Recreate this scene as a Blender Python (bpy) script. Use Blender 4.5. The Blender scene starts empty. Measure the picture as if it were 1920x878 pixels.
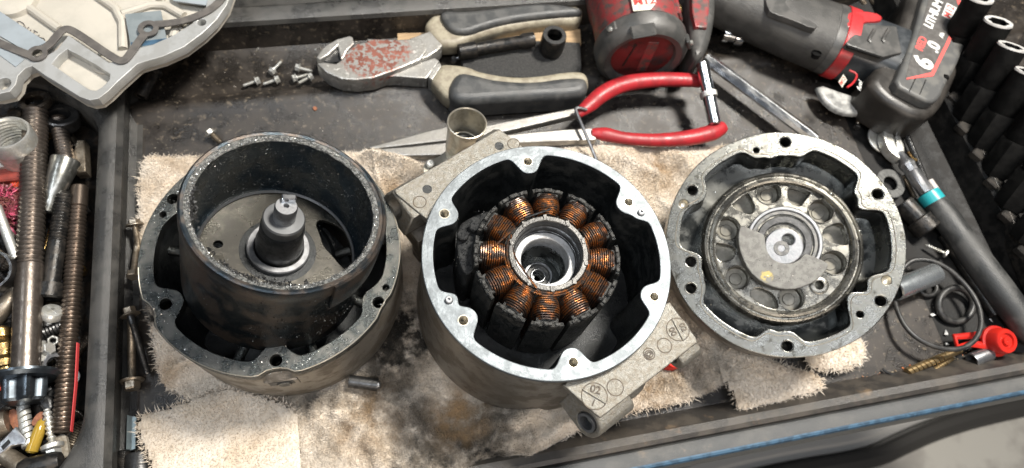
import bpy, math, random
import numpy as np
from mathutils import Vector, Matrix, noise as mnoise
from mathutils.geometry import tessellate_polygon

# ------------------------------------------------------------------ camera
# 1 Blender unit = 1 cm (scale_length below).  z up, tray floor at z = 0.
random.seed(7)
RNG = np.random.default_rng(7)
SC = bpy.context.scene
SC.unit_settings.system = 'METRIC'
SC.unit_settings.scale_length = 0.01
COL = SC.collection
PI = math.pi
FPX, PCX, PCY, CAMH = 1270.0, 960.0, 439.0, 47.0
_n = np.array([-.12, .398, .91]); _n /= np.linalg.norm(_n)
_Z = -_n
_X = np.array([7638 - 960, -396 - 439, FPX]); _X = _X - (_X @ _Z) * _Z; _X /= np.linalg.norm(_X)
_Y = np.cross(_Z, _X)
cam_d = bpy.data.cameras.new('camera'); cam = bpy.data.objects.new('camera', cam_d); COL.objects.link(cam)
cam_d.sensor_width = 36.0; cam_d.lens = 36.0 * FPX / 1920.0
cam_d.clip_start = 1.0; cam_d.clip_end = 2000.0
right = Vector((_X[0], _Y[0], _Z[0])); down = Vector((_X[1], _Y[1], _Z[1])); fwd = Vector((_X[2], _Y[2], _Z[2]))
M3 = Matrix((right, -down, -fwd)).transposed()
cam.matrix_world = Matrix.Translation((0, 0, CAMH)) @ M3.to_4x4()
cam_d.dof.use_dof = True; cam_d.dof.focus_distance = 39.0; cam_d.dof.aperture_fstop = 0.085
SC.camera = cam

# ------------------------------------------------------------------ light (indoors: work lamp, added overhead strips, added front fill)
world = bpy.data.worlds.new('World'); SC.world = world; world.use_nodes = True
bgn = world.node_tree.nodes['Background']
bgn.inputs[0].default_value = (.80, .86, 1.0, 1); bgn.inputs[1].default_value = 0.085

def area(name, loc, target, sx, sy, power, col):
    d = bpy.data.lights.new(name, 'AREA'); d.shape = 'RECTANGLE'; d.size = sx; d.size_y = sy
    d.energy = power; d.color = col
    o = bpy.data.objects.new(name, d); COL.objects.link(o); o.location = loc
    o.rotation_euler = (Vector(target) - Vector(loc)).to_track_quat('-Z', 'Y').to_euler()
    return o
area('work_lamp', (62, 48, 128), (12, 16, 0), 28, 18, 390000, (1.0, .95, .87))
area('overhead_strip_fill', (-80, 10, 180), (10, 15, 0), 150, 8, 110000, (.86, .93, 1.0))  # strip added overhead for soft light and glints on the metal
area('overhead_strip_fill', (10, -50, 190), (10, 15, 0), 170, 8, 120000, (.93, .95, 1.0))  # second added strip, nearer the front, for the same glints
area('front_fill_light', (10, -110, 80), (10, 12, 4), 110, 16, 80000, (1.0, .87, .74))  # fill added from the front to warm the near walls, no real lamp
SC.view_settings.view_transform = 'Standard'; SC.view_settings.look = 'None'
SC.view_settings.exposure = 0.05; SC.view_settings.gamma = 1.0
SC.view_settings.use_curve_mapping = False
SC.cycles.max_bounces = 6; SC.cycles.use_denoising = True
SC.cycles.caustics_reflective = False; SC.cycles.caustics_refractive = False
SC.cycles.sample_clamp_indirect = 4.0

# ------------------------------------------------------------------ point helpers
def _ray(px, py):
    v = np.array([(px - PCX) / FPX, (py - PCY) / FPX, 1.0])
    return np.array([v @ _X, v @ _Y, v @ _Z])
CO = np.array([0, 0, CAMH])
def at(px, py, z=0.0):
    d = _ray(px, py); return Vector(CO + d * ((z - CAMH) / d[2]))
def at_plane(px, py, c, n):
    d = _ray(px, py); c = np.array(c); n = np.array(n)
    return Vector(CO + d * (((c - CO) @ n) / (d @ n)))
class Frame:
    def __init__(s, c, n, xd=(1, 0, 0)):
        n = Vector(n).normalized(); x = Vector(xd); x = (x - n * x.dot(n)).normalized(); y = n.cross(x)
        s.c, s.n, s.x, s.y = Vector(c), n, x, y
        s.m = Matrix((x, y, n)).transposed().to_4x4(); s.m.translation = s.c
        s.inv = s.m.inverted()
    def at(s, px, py, d=0.0):
        p = at_plane(px, py, s.c + s.n * d, s.n); return s.inv @ p

# ------------------------------------------------------------------ mesh helpers
class MB:
    def __init__(s): s.v = []; s.f = []
    def add(s, v, f, M=None):
        k = len(s.v)
        if M is not None: v = [M @ Vector(p) for p in v]
        s.v.extend([tuple(p) for p in v]); s.f.extend([tuple(i + k for i in q) for q in f]); return s
    def loft(s, rings, cap0=True, cap1=True, closed=False, M=None):
        n = len(rings[0]); v = [p for r in rings for p in r]; f = []
        m = len(rings)
        for j in range(m if closed else m - 1):
            a = j * n; b = ((j + 1) % m) * n
            for i in range(n):
                i2 = (i + 1) % n; f.append((a + i, a + i2, b + i2, b + i))
        if not closed:
            if cap0: f.append(tuple(range(n - 1, -1, -1)))
            if cap1: f.append(tuple((m - 1) * n + i for i in range(n)))
        return s.add(v, f, M)
    def lathe(s, prof, n=48, M=None, closed=False, cap0=True, cap1=True):
        rings = [[(r * math.cos(2 * PI * i / n), r * math.sin(2 * PI * i / n), z) for i in range(n)] for r, z in prof]
        return s.loft(rings, cap0, cap1, closed, M)
    def ring(s, r0, r1, z0, z1, n=64, b=.05, M=None):
        return s.lathe([(r0 + b, z1), (r1 - b, z1), (r1, z1 - b), (r1, z0), (r0, z0), (r0, z1 - b)][::-1], n, M, closed=True)
    def box(s, c, d, M=None, b=0.0):
        x, y, z = d[0] / 2, d[1] / 2, d[2] / 2; c = Vector(c)
        if b <= 0:
            v = [c + Vector((i * x, j * y, k * z)) for k in (-1, 1) for j in (-1, 1) for i in (-1, 1)]
            return s.add(v, [(0, 2, 3, 1), (4, 5, 7, 6), (0, 1, 5, 4), (2, 6, 7, 3), (0, 4, 6, 2), (1, 3, 7, 5)], M)
        def rr(e, zz, bb):
            X, Y = x - e, y - e; q = []
            for (sx, sy, a0) in ((1, 1, 0), (-1, 1, 90), (-1, -1, 180), (1, -1, 270)):
                for t in (0, 45, 90):
                    a = math.radians(a0 + t); q.append(c + Vector((sx * (X - bb) + bb * math.cos(a), sy * (Y - bb) + bb * math.sin(a), zz)))
            return q
        return s.loft([rr(b, -z, b * .5), rr(0, -z + b, b), rr(0, z - b, b), rr(b, z, b * .5)], M=M)
    def tube(s, pts, rad, n=12, flat=1.0, closed=False, caps=True, round_end=False):
        P = [Vector(p) for p in pts]; m = len(P)
        R = [rad] * m if isinstance(rad, (int, float)) else list(rad)
        if round_end and not closed:
            d0 = (P[0] - P[1]).normalized(); d1 = (P[-1] - P[-2]).normalized(); a, b = R[0], R[-1]
            P = [P[0] + d0 * a * .7, P[0] + d0 * a * .5] + P + [P[-1] + d1 * b * .5, P[-1] + d1 * b * .7]
            R = [a * .35, a * .8] + R + [b * .8, b * .35]; m = len(P)
        rings = []; up = Vector((0, 0, 1)); prev = None
        for i in range(m):
            if closed: t = P[(i + 1) % m] - P[i - 1]
            else: t = P[min(i + 1, m - 1)] - P[max(i - 1, 0)]
            t.normalize()
            if prev is None:
                u = up if abs(t.dot(up)) < .9 else Vector((1, 0, 0))
                a = (u - t * u.dot(t)).normalized()
            else: a = (prev - t * prev.dot(t)).normalized()
            prev = a; b = t.cross(a)
            rings.append([P[i] + a * (R[i] * flat * math.cos(2 * PI * k / n)) + b * (R[i] * math.sin(2 * PI * k / n)) for k in range(n)])
        return s.loft(rings, caps, caps, closed)
    def plate(s, outer, holes=(), z0=0.0, z1=1.0, b=0.0, steps=1, M=None, botbevel=False):
        """extruded outline with holes; rounded top edge of radius b"""
        loops = [ccw([Vector((p[0], p[1])) for p in outer])] + [ccw([Vector((p[0], p[1])) for p in h])[::-1] for h in holes]
        lev = [(0.0, z0)]
        if b > 0:
            if botbevel:
                lev = [(b, z0), (b * .3, z0 + b * .3), (0, z0 + b)]
            for k in range(steps + 1):
                a = (PI / 2) * k / steps; lev.append((b * (1 - math.cos(a)), z1 - b + b * math.sin(a)))
        else: lev.append((0.0, z1))
        tops = []; bots = []
        for L in loops:
            nrm = vnormals(L); rings = [[(p.x - q.x * e, p.y - q.y * e, z) for p, q in zip(L, nrm)] for e, z in lev]
            s.loft(rings, False, False, False, M)
            tops.append([Vector(p) for p in rings[-1]]); bots.append([Vector(p) for p in rings[0]])
        for L, flip in ((tops, False), (bots, True)):
            t = tessellate_polygon(L); v = [p for l in L for p in l]; f = []
            for q in t:
                a, b2, c = [v[i] for i in q]; up = (b2 - a).cross(c - a).z > 0
                f.append(q if up != flip else q[::-1])
            s.add(v, f, M)
        return s
def ccw(p):
    a = sum(p[i].x * p[(i + 1) % len(p)].y - p[(i + 1) % len(p)].x * p[i].y for i in range(len(p)))
    return p if a > 0 else p[::-1]
def vnormals(L):
    n = len(L); out = []
    for i in range(n):
        e1 = (L[i] - L[i - 1]); e2 = (L[(i + 1) % n] - L[i])
        if e1.length < 1e-9: e1 = e2.copy()
        if e2.length < 1e-9: e2 = e1.copy()
        e1.normalize(); e2.normalize()
        m = Vector((e1.y + e2.y, -e1.x - e2.x)); l = m.length
        m = m / l if l > 1e-6 else Vector((e1.y, -e1.x))
        c = max(.5, m.dot(Vector((e1.y, -e1.x)))); out.append(m / c)
    return out
def circle(x, y, r, n=24): return [(x + r * math.cos(2 * PI * i / n), y + r * math.sin(2 * PI * i / n)) for i in range(n)]
def smooth_loop(pts, it=2):
    P = [Vector((p[0], p[1])) for p in pts]
    for _ in range(it):
        Q = []
        for i in range(len(P)):
            a, b = P[i], P[(i + 1) % len(P)]; Q += [a * .75 + b * .25, a * .25 + b * .75]
        P = Q
    return P
def smooth_path(pts, it=2):
    P = [Vector(p) for p in pts]
    for _ in range(it):
        Q = [P[0]]
        for i in range(len(P) - 1):
            a, b = P[i], P[i + 1]; Q += [a * .75 + b * .25, a * .25 + b * .75]
        Q.append(P[-1]); P = Q
    return P
def zframe(p0, p1):
    d = (Vector(p1) - Vector(p0)).normalized(); M = d.to_track_quat('Z', 'Y').to_matrix().to_4x4(); M.translation = Vector(p0); return M

def finish(name, mb, mat, parent=None, local=False, angle=32, smooth=True, kind=None, label=None):
    me = bpy.data.meshes.new(name); me.from_pydata(mb.v, [], mb.f); me.update()
    if smooth:
        me.polygons.foreach_set('use_smooth', [True] * len(me.polygons)); me.set_sharp_from_angle(angle=math.radians(angle))
    me.materials.append(mat)
    o = bpy.data.objects.new(name, me); COL.objects.link(o)
    if parent is not None:
        o.parent = parent
        if not local: o.matrix_parent_inverse = W_INV[parent.name]
    if kind: o['kind'] = kind
    if label: o['label'] = label
    return o
W_INV = {}
def thing(name, label, cat, loc=(0, 0, 0), group=None, frame=None):
    o = bpy.data.objects.new(name, None); COL.objects.link(o); o.empty_display_size = 1
    m = frame.m if frame is not None else Matrix.Translation(loc)
    o.matrix_world = m; W_INV[o.name] = m.inverted()
    return tag(o, label, cat, group)
def tag(o, label, cat, group=None, kind=None):
    o['label'] = label; o['category'] = cat
    if group: o['group'] = group
    if kind: o['kind'] = kind
    return o
def sub(parent_obj, name, mb, mat, **k):
    """sub-part: child of a mesh part (whose own world matrix is its parents' frame)"""
    o = finish(name, mb, mat, None, **k); o.parent = parent_obj
    return o
def struct(name, mb, mat, **k):
    o = finish(name, mb, mat, **k); o['kind'] = 'structure'; return o

# ------------------------------------------------------------------ materials
def MAT(name, c1, c2=None, scale=1.0, thr=(.42, .6), rough=.5, rough2=None, metal=0.0, metal2=None, bump=0.0, bscale=8.0,
        bump2=0.0, b2scale=40.0, grit=None, stains=(), coat=0.0, spec=.5, aniso=None, stretch=None, wear=None, sheen=0):
    m = bpy.data.materials.new(name); m.use_nodes = True; nt = m.node_tree; N = nt.nodes; L = nt.links
    bs = N['Principled BSDF']; tc = N.new('ShaderNodeTexCoord')
    vec = tc.outputs['Object']
    if stretch:
        mp = N.new('ShaderNodeMapping'); mp.inputs['Scale'].default_value = stretch; L.new(vec, mp.inputs[0]); vec2 = mp.outputs[0]
    else: vec2 = vec
    def nz(sc, det=6, v=None, rg=.6):
        n = N.new('ShaderNodeTexNoise'); n.inputs['Scale'].default_value = sc; n.inputs['Detail'].default_value = det
        n.inputs['Roughness'].default_value = rg; L.new(v or vec2, n.inputs['Vector']); return n.outputs['Fac']
    def ramp(fac, lo, hi):
        r = N.new('ShaderNodeMapRange'); r.interpolation_type = 'SMOOTHSTEP'; r.inputs['From Min'].default_value = lo; r.inputs['From Max'].default_value = hi
        L.new(fac, r.inputs['Value']); return r.outputs['Result']
    def mixc(f, a, b):
        x = N.new('ShaderNodeMix'); x.data_type = 'RGBA'; L.new(f, x.inputs['Factor'])
        for s, c in ((x.inputs['A'], a), (x.inputs['B'], b)):
            if isinstance(c, tuple): s.default_value = (*c, 1)
            else: L.new(c, s)
        return x.outputs['Result']
    def mixf(f, a, b):
        x = N.new('ShaderNodeMix'); x.data_type = 'FLOAT'; L.new(f, x.inputs['Factor'])
        for s, c in ((x.inputs['A'], a), (x.inputs['B'], b)):
            if isinstance(c, (int, float)): s.default_value = c
            else: L.new(c, s)
        return x.outputs['Result']
    col = c1; ro = rough; me = metal
    if c2 is not None:
        f = ramp(nz(scale), *thr); col = mixc(f, c1, c2)
        if rough2 is not None: ro = mixf(f, rough, rough2)
        if metal2 is not None: me = mixf(f, metal, metal2)
    if wear:                                      # (colour, scale, lo, hi)
        f = ramp(nz(wear[1], 8, vec), wear[2], wear[3]); col = mixc(f, col, wear[0])
    if grit:                                      # (colour, scale, threshold, rough)
        f = ramp(nz(grit[1], 2, vec), grit[2], grit[2] + .06); col = mixc(f, col, grit[0]); ro = mixf(f, ro, grit[3]); me = mixf(f, me, .8)
    for c, r, sc, st, *nsc in stains:
        d = N.new('ShaderNodeVectorMath'); d.operation = 'DISTANCE'; L.new(vec, d.inputs[0]); d.inputs[1].default_value = tuple(c)
        g = ramp(d.outputs['Value'], r, r * .25)
        a = N.new('ShaderNodeMath'); a.operation = 'MULTIPLY_ADD'; L.new(nz(nsc[0] if nsc else 1.1, 9, vec, .6), a.inputs[0]); crisp = bool(nsc) and nsc[0] > 2; a.inputs[1].default_value = 11 if crisp else 3.2; a.inputs[2].default_value = -5.1 if crisp else -1.1
        k = N.new('ShaderNodeMath'); k.operation = 'MULTIPLY'; k.use_clamp = True; L.new(g, k.inputs[0]); L.new(a.outputs[0], k.inputs[1])
        k2 = N.new('ShaderNodeMath'); k2.operation = 'MULTIPLY'; k2.use_clamp = True; L.new(k.outputs[0], k2.inputs[0]); k2.inputs[1].default_value = st
        col = mixc(k2.outputs[0], col, sc)
    if isinstance(col, tuple): bs.inputs['Base Color'].default_value = (*col, 1)
    else: L.new(col, bs.inputs['Base Color'])
    if isinstance(ro, (int, float)):
        L.new(mixf(nz(3.0, 5, vec), max(.02, ro * .75), min(1, ro * 1.25)), bs.inputs['Roughness'])
    else: L.new(ro, bs.inputs['Roughness'])
    if isinstance(me, (int, float)): bs.inputs['Metallic'].default_value = me
    else: L.new(me, bs.inputs['Metallic'])
    bs.inputs['Specular IOR Level'].default_value = spec
    if coat: bs.inputs['Coat Weight'].default_value = coat; bs.inputs['Coat Roughness'].default_value = .12
    if sheen: bs.inputs['Sheen Weight'].default_value = sheen
    last = None
    for amt, sc in ((bump, bscale), (bump2, b2scale)):
        if amt:
            b = N.new('ShaderNodeBump'); b.inputs['Strength'].default_value = amt; b.inputs['Distance'].default_value = .12
            L.new(nz(sc, 4, vec), b.inputs['Height'])
            if last: L.new(last, b.inputs['Normal'])
            last = b.outputs['Normal']
    if last: L.new(last, bs.inputs['Normal'])
    return m

ALU_RIM = MAT('machined_aluminium', (.178, .196, .208), (.148, .163, .172), 1.3, rough=.42, rough2=.52, metal=.8, bump=.15, bscale=5, bump2=.1, stretch=(1, 1, 1), wear=((.225, .245, .26), 2.6, .55, .75))
ALU_CAST = MAT('cast_aluminium', (.29, .28, .25), (.235, .21, .17), 4.0, thr=(.35, .7), rough=.40, rough2=.52, metal=.7, bump=.5, bscale=9, bump2=.4, b2scale=22, wear=((.13, .105, .075), 6.5, .58, .74))
ALU_SIDE = MAT('stained_cast_wall', (.31, .288, .255), (.18, .16, .132), .55, rough=.38, rough2=.55, metal=.8, bump=.25, bscale=6, bump2=.2, b2scale=25, wear=((.16, .135, .11), 2.2, .55, .75))
SOOT = MAT('black_oily_soot', (.012, .014, .015), (.028, .030, .030), 1.2, rough=.28, rough2=.5, metal=.2, bump=.35, bscale=5, bump2=.3, b2scale=26)
SOOT_DRY = MAT('caked_soot', (.010, .011, .012), (.035, .036, .036), 4, rough=.4, rough2=.7, metal=.2, bump=.9, bscale=9, bump2=.6, b2scale=26)
FLANGE_DARK = MAT('oily_dark_flange', (.048, .053, .052), (.115, .115, .106), .9, rough=.26, rough2=.4, metal=.85, bump=.1, bscale=6, bump2=.35, b2scale=24, grit=((.75, .75, .72), 16, .67, .15))
DRUM = MAT('blued_black_steel', (.034, .045, .054), (.095, .078, .066), .6, rough=.28, rough2=.42, metal=.85, bump=.06, bscale=3, bump2=.2, b2scale=14, grit=((.02, .02, .02), 9, .62, .5))
DRUM_IN = MAT('wet_magnet_wall', (.026, .040, .052), (.06, .066, .066), .6, rough=.16, rough2=.3, metal=.75, bump=.15, bscale=3, bump2=.3, b2scale=14, grit=((.62, .64, .66), 7.5, .655, .15))
MAGNET = MAT('gritty_magnet_edge', (.15, .155, .15), (.42, .42, .40), 7, rough=.35, rough2=.6, metal=.7, bump=1, bscale=14, bump2=.8, b2scale=40)
DISC = MAT('oily_steel_disc', (.13, .122, .104), (.058, .055, .049), .6, rough=.24, rough2=.4, metal=.88, bump=.06, bscale=3, bump2=.1, b2scale=18, wear=((.06, .058, .05), .9, .52, .7))
STEEL = MAT('satin_steel', (.36, .37, .38), (.24, .24, .25), 2, rough=.3, rough2=.42, metal=.9, bump=.08, bscale=10)
STEEL_DK = MAT('dark_steel', (.10, .10, .10), (.055, .055, .055), 2, rough=.3, rough2=.45, metal=.85, bump=.15, bscale=10)
CHROME = MAT('chrome', (.74, .76, .78), (.60, .61, .62), 1.4, rough=.14, rough2=.25, metal=1, bump=.04, bscale=8)
ZINC = MAT('zinc_plate', (.72, .72, .69), (.55, .54, .49), 2, rough=.34, rough2=.46, metal=.75, bump=.15, bscale=8)
NICKEL = MAT('yellowish_nickel', (.62, .58, .49), (.46, .42, .34), 1.5, rough=.3, rough2=.42, metal=.8, bump=.1, bscale=6)
BEARING = MAT('bright_bearing_race', (.50, .51, .52), (.40, .40, .40), 3, rough=.4, rough2=.5, metal=.35, bump=.05)
SEAL = MAT('bearing_seal', (.09, .09, .088), (.16, .155, .145), 3, rough=.35, rough2=.5, metal=.4, bump=.2, bscale=12)
VARN = MAT('black_resin', (.012, .014, .014), (.045, .044, .040), 3, rough=.3, rough2=.55, metal=.25, bump=.7, bscale=7, bump2=.6, b2scale=22, grit=((.30, .31, .31), 16, .70, .2))
RESIN_CAP = MAT('charred_coil_former', (.035, .034, .032), (.10, .10, .095), 4, rough=.35, rough2=.6, metal=.3, bump=.8, bscale=9, bump2=.5)
COPPER = MAT('varnished_copper', (.50, .185, .055), (.060, .044, .036), 2.6, thr=(.36, .58), rough=.24, rough2=.38, metal=.9, metal2=.6, bump=.25, bscale=9, wear=((.10, .07, .055), 4.5, .60, .68))
COPD = MAT('burnt_copper', (.085, .06, .05), (.26, .11, .05), 2.4, thr=(.5, .65), rough=.3, rough2=.3, metal=.8, bump=.1)
BROWN_RING = MAT('oily_casting_light', (.215, .218, .205), (.155, .154, .140), 1.1, thr=(.3, .7), rough=.22, rough2=.34, metal=.9, bump=.12, bscale=5, bump2=.08, b2scale=20, wear=((.075, .072, .060), 1.2, .55, .68))
BRG_IN = MAT('oily_casting_inner', (.17, .165, .148), (.26, .25, .22), 1.2, rough=.22, rough2=.34, metal=.88, bump=.1, bscale=3, bump2=.12, b2scale=18, grit=((.8, .8, .75), 13, .71, .12))
POCKET = MAT('oily_pocket_wall', (.060, .064, .062), (.125, .125, .115), .7, rough=.18, rough2=.32, metal=.8, bump=.08, bscale=2)
CUPFLOOR = MAT('cup_floor_metal', (.25, .235, .20), (.17, .158, .13), 1.2, rough=.3, rough2=.42, metal=.75, bump=.08, bscale=3)
rz_c = (-1.66, -2.06, 0.45)
SINTER = MAT('matt_sintered_weight', (.19, .187, .172), (.155, .15, .14), 3, rough=.55, rough2=.62, metal=.5, bump=.35, bscale=24, stains=[(tuple(rz_c), .5, (.42, .34, .14), 1.6, 3)])
SILV = MAT('silver_grit', (.09, .09, .09), (.60, .60, .58), 6, thr=(.40, .56), rough=.26, metal=.85)
GRITM = MAT('grit_chunks', (.035, .036, .036), (.50, .50, .48), 9, thr=(.5, .6), rough=.25, rough2=.2, metal=.7)
SOOTG = MAT('soot_chunks', (.012, .012, .012), (.035, .035, .035), 9, rough=.5, metal=.2)
OIL = MAT('oil_drops', (.55, .56, .55), rough=.06, metal=.9)

# ------------------------------------------------------------------ setting: plastic tray
TRAY = MAT('black_plastic_tray', (.017, .0145, .0125), (.034, .028, .023), .5, rough=.27, rough2=.44, bump=.15, bscale=9, bump2=.22, b2scale=26, spec=.45, wear=((.12, .098, .072), 2.2, .55, .70))
TRAY_RIM = MAT('worn_plastic_rim', (.030, .030, .029), (.058, .056, .052), .45, rough=.27, rough2=.40, bump=.15, bscale=7, bump2=.3, b2scale=26, spec=.5)
LIP = MAT('front_lip_plastic', (.055, .057, .058), (.085, .085, .082), .4, rough=.4, rough2=.5, bump=.15, bscale=9, bump2=.3, b2scale=30, wear=((.17, .14, .11), .8, .62, .75))
BLUE = MAT('blue_glint_and_shim_edge', (.050, .105, .165), (.03, .06, .095), 1.6, rough=.55, spec=.3)  # LED highlight on the lip edge, painted in; also colours the shim's band
CARTG = MAT('cart_grey_panel', (.055, .060, .063), (.075, .08, .08), .2, rough=.4)
CONC = MAT('concrete', (.36, .345, .31), (.27, .255, .23), .12, rough=.8, bump=.3, bscale=.6)
DARKF = MAT('dark_floor_paint', (.10, .10, .10), (.15, .15, .145), .02, rough=.5)

xl, xr = -60.0, 75.0
yF = at(1400, 752, .0).y            # front edge of the tray floor
yB = at(500, 92, 0).y               # foot of the rear wall
def extr_x(prof, x0, x1, n=40):     # profile of (y, z), lofted along x
    mb = MB(); k = len(prof); V = []; F = []
    for i in range(n + 1):
        x = x0 + (x1 - x0) * i / n
        for y, z in prof: V.append((x, y, z))
    for i in range(n):
        for j in range(k - 1): F.append((i * k + j, (i + 1) * k + j, (i + 1) * k + j + 1, i * k + j + 1))
    mb.add(V, F); return mb
xD0, xD1, xD2 = at(160, 500, 2.6).x, at(212, 500, 2.6).x, at(245, 500, 0).x
ridge = at(430, 188, .4).y
floor_prof = [(yF - 1.2, -.2)] + [(yF + .3, 0)] + [(yF + (ridge - 1.3 - yF) * t, 0) for t in (.25, .5, .75, 1)] + [(ridge - .7, .3), (ridge - .2, .48), (ridge + .3, .45), (ridge + .8, .1), (ridge + 1.0, 0), (yB - .4, 0), (yB, .2), (yB + .25, 1.4), (yB + .4, 2.4)]
struct('tray_floor', extr_x(floor_prof, xD2 - .5, xr), TRAY)
yw = yB + .4
rear_prof = [(yw - .01, 2.4), (yw + .15, 2.75), (yw + .6, 2.9), (yw + 1.4, 2.9), (yw + 1.7, 2.7), (yw + 1.9, 1.2), (yw + 4.2, 1.0), (yw + 4.5, 3.2), (yw + 5.2, 3.5), (yw + 30, 3.5)]
struct('tray_rear_rim', extr_x(rear_prof, xl, xr), TRAY_RIM)
# front lip: slope, groove, flat ledge, edge highlight painted blue, outer face
ya = at(1400, 752, .1).y; yb = at(1400, 804, 1.6).y; yc = at(1400, 842, 1.7).y
lipx0 = xl
struct('tray_front_lip', extr_x([(ya + .35, -.3), (ya + .1, .15), (ya - .5, .95), (yb + .9, 1.5), (yb + .4, 1.62), (yb + .12, 1.5), (yb, 1.25)], lipx0, xr), MAT('inner_lip_plastic', (.036, .033, .030), (.064, .056, .047), .6, rough=.28, rough2=.40, bump=.15, bscale=9, bump2=.3, b2scale=30, wear=((.16, .115, .075), .5, .60, .75)))
struct('tray_front_ledge', extr_x([(yb + .02, 1.2), (yb - .12, 1.62), (yb - .4, 1.75), (yc + .26, 1.722)], lipx0, xr), LIP)
struct('tray_edge_glint', extr_x([(yc + .26, 1.726), (yc + .16, 1.75), (yc + .02, 1.7), (yc - .08, 1.5)], lipx0, xr), BLUE)
struct('tray_outer_face', extr_x([(yc - .075, 1.5), (yc - .15, 1.2), (yc - .3, -1.8), (yc, -2.3), (yc + 2.0, -2.6), (yc + 2.1, -30)], lipx0, xr), CARTG)
# left bin floor, divider
bin_mb = MB()
nx, ny = 30, 60; bx0, bx1, by0, by1 = -60.0, xD0 + .6, -6.0, 40.0
bin_mb.add([(bx0 + (bx1 - bx0) * i / nx, by0 + (by1 - by0) * j / ny, -1.2 + .25 * mnoise.noise(Vector((i * .4, j * .4, 3)))) for j in range(ny + 1) for i in range(nx + 1)],
           [(j * (nx + 1) + i, j * (nx + 1) + i + 1, (j + 1) * (nx + 1) + i + 1, (j + 1) * (nx + 1) + i) for j in range(ny) for i in range(nx)])
struct('bin_floor', bin_mb, MAT('bin_floor_grime', (.015, .014, .013), (.04, .03, .022), 1.5, rough=.5, bump=.6, bscale=3))
# divider along y, bending left at the top and bottom ends of the bin
div = MB(); k = 0; rows = []
ytop = at(190, 120, 2.6).y; ybot = at(110, 880, 2.6).y
cross = [(0.0, -1.3), (.02, .5), (.10, 1.7), (.3, 2.35), (.62, 2.6), (1.0, 2.66)]
W = xD1 - xD0
for j in range(70):
    y = -8 + 52 * j / 69
    bend = 0.0
    dy = y - at(150, 250, 2.6).y
    if dy > 0: bend = -min(6, dy ** 2 * .22)
    db = at(135, 770, 2.6).y - y
    if db > 0: bend = -min(6, (db ** 2) * .12)
    L0 = xD0 + bend
    r = [(L0 + a, y, z) for a, z in cross] + [(xD1 - .5, y, 2.66), (xD1 - .15, y, 2.55), (xD1 + .15, y, 2.1), (xD2 - .3 + .1, y, .4), (xD2 + .2, y, .02), (xD2 + 1.0, y, -.02)]
    rows.append(r)
n = len(rows[0]); div.add([p for r in rows for p in r], [(j * n + i, j * n + i + 1, (j + 1) * n + i + 1, (j + 1) * n + i) for j in range(69) for i in range(n - 1)])
struct('tray_divider', div, TRAY_RIM)
# right wall of the tray, with a blacker strip reaching in over the floor
pR0, pR1 = at(1790, 200, 3.0), at(1908, 450, 3.0)
xR = (pR0.x + pR1.x) / 2
rw = MB()
rw.add([(xR - 2.2 + a, y, z) for y in np.linspace(yb + .1, 45, 30) for a, z in ((-5.6, .012), (-.6, .12), (0, .5), (.9, 1.0), (1.2, 1.05), (1.7, .6), (2.0, 2.8), (2.2, 3.0), (2.6, 3.02), (2.9, 2.7), (3.3, .4), (14, .3))],
       [(j * 12 + i, j * 12 + i + 1, (j + 1) * 12 + i + 1, (j + 1) * 12 + i) for j in range(29) for i in range(11)])
struct('tray_right_side', rw, MAT('deep_black_side', (.008, .008, .008), (.018, .017, .016), 1, rough=.5, rough2=.65, bump=.2, bscale=8, spec=.2))
# workshop floor far below
zf = -70.0
fl = MB(); fl.add([(-400, -400, zf), (400, -400, zf), (400, 300, zf), (-400, 300, zf)], [(0, 1, 2, 3)])
struct('workshop_floor', fl, DARKF)
edge = [at(px, py, zf + 3) for px, py in ((1100, 1010), (1350, 925), (1500, 890), (1640, 868), (1700, 838), (1760, 812), (1840, 788), (1960, 762), (2300, 690))]
edge = smooth_path(edge, 2)
ext = [edge[0] + Vector((-60, -20, 0))] + edge + [edge[-1] + Vector((60, 0, 0))]
k_ = len(ext); sl = MB().add([tuple(p) for p in ext] + [(p.x, -260, zf + 3) for p in ext] + [(p.x, p.y, zf) for p in ext],
    [(q, k_ + q, k_ + q + 1, q + 1) for q in range(k_ - 1)] + [(q, q + 1, 2 * k_ + q + 1, 2 * k_ + q) for q in range(k_ - 1)])
struct('concrete_slab', sl, CONC)
tr = MB().tube([p + Vector((0, .6, .3)) for p in edge], 1.6, 8); struct('slab_edge_trim', tr, MAT('dark_rubber_trim', (.03, .028, .025), rough=.6))
tr2 = MB().tube([p + Vector((-.3, 4.0, -2.6)) for p in edge], 1.9, 8); struct('grey_edge_kerb', tr2, MAT('grey_kerb', (.36, .35, .33), rough=.6))

# ------------------------------------------------------------------ castings
def polar_profile(rin, discs, n=360, sm=2.0):
    """inner outline radius: ring rin with round bosses (x, y, r) biting inwards, smoothed"""
    out = []
    for i in range(n):
        t = 2 * PI * i / n; r = rin
        for (x, y, a) in discs:
            rb = math.hypot(x, y); d = math.atan2(y, x) - t; s = a * a - (rb * math.sin(d)) ** 2
            if s > 0 and math.cos(d) > 0:
                rr = rb * math.cos(d) - math.sqrt(s)
                if rr < r: r = rr
        out.append(r)
    k = int(3 * sm) + 1; w = [math.exp(-.5 * (j / sm) ** 2) for j in range(-k, k + 1)]; sw = sum(w)
    return [sum(w[j + k] * out[(i + j) % n] for j in range(-k, k + 1)) / sw for i in range(n)]
def polar_pts(r, z=None, s=1.0):
    n = len(r)
    if z is None: return [(s * r[i] * math.cos(2 * PI * i / n), s * r[i] * math.sin(2 * PI * i / n)) for i in range(n)]
    return [(s * r[i] * math.cos(2 * PI * i / n), s * r[i] * math.sin(2 * PI * i / n), z) for i in range(n)]
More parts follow.
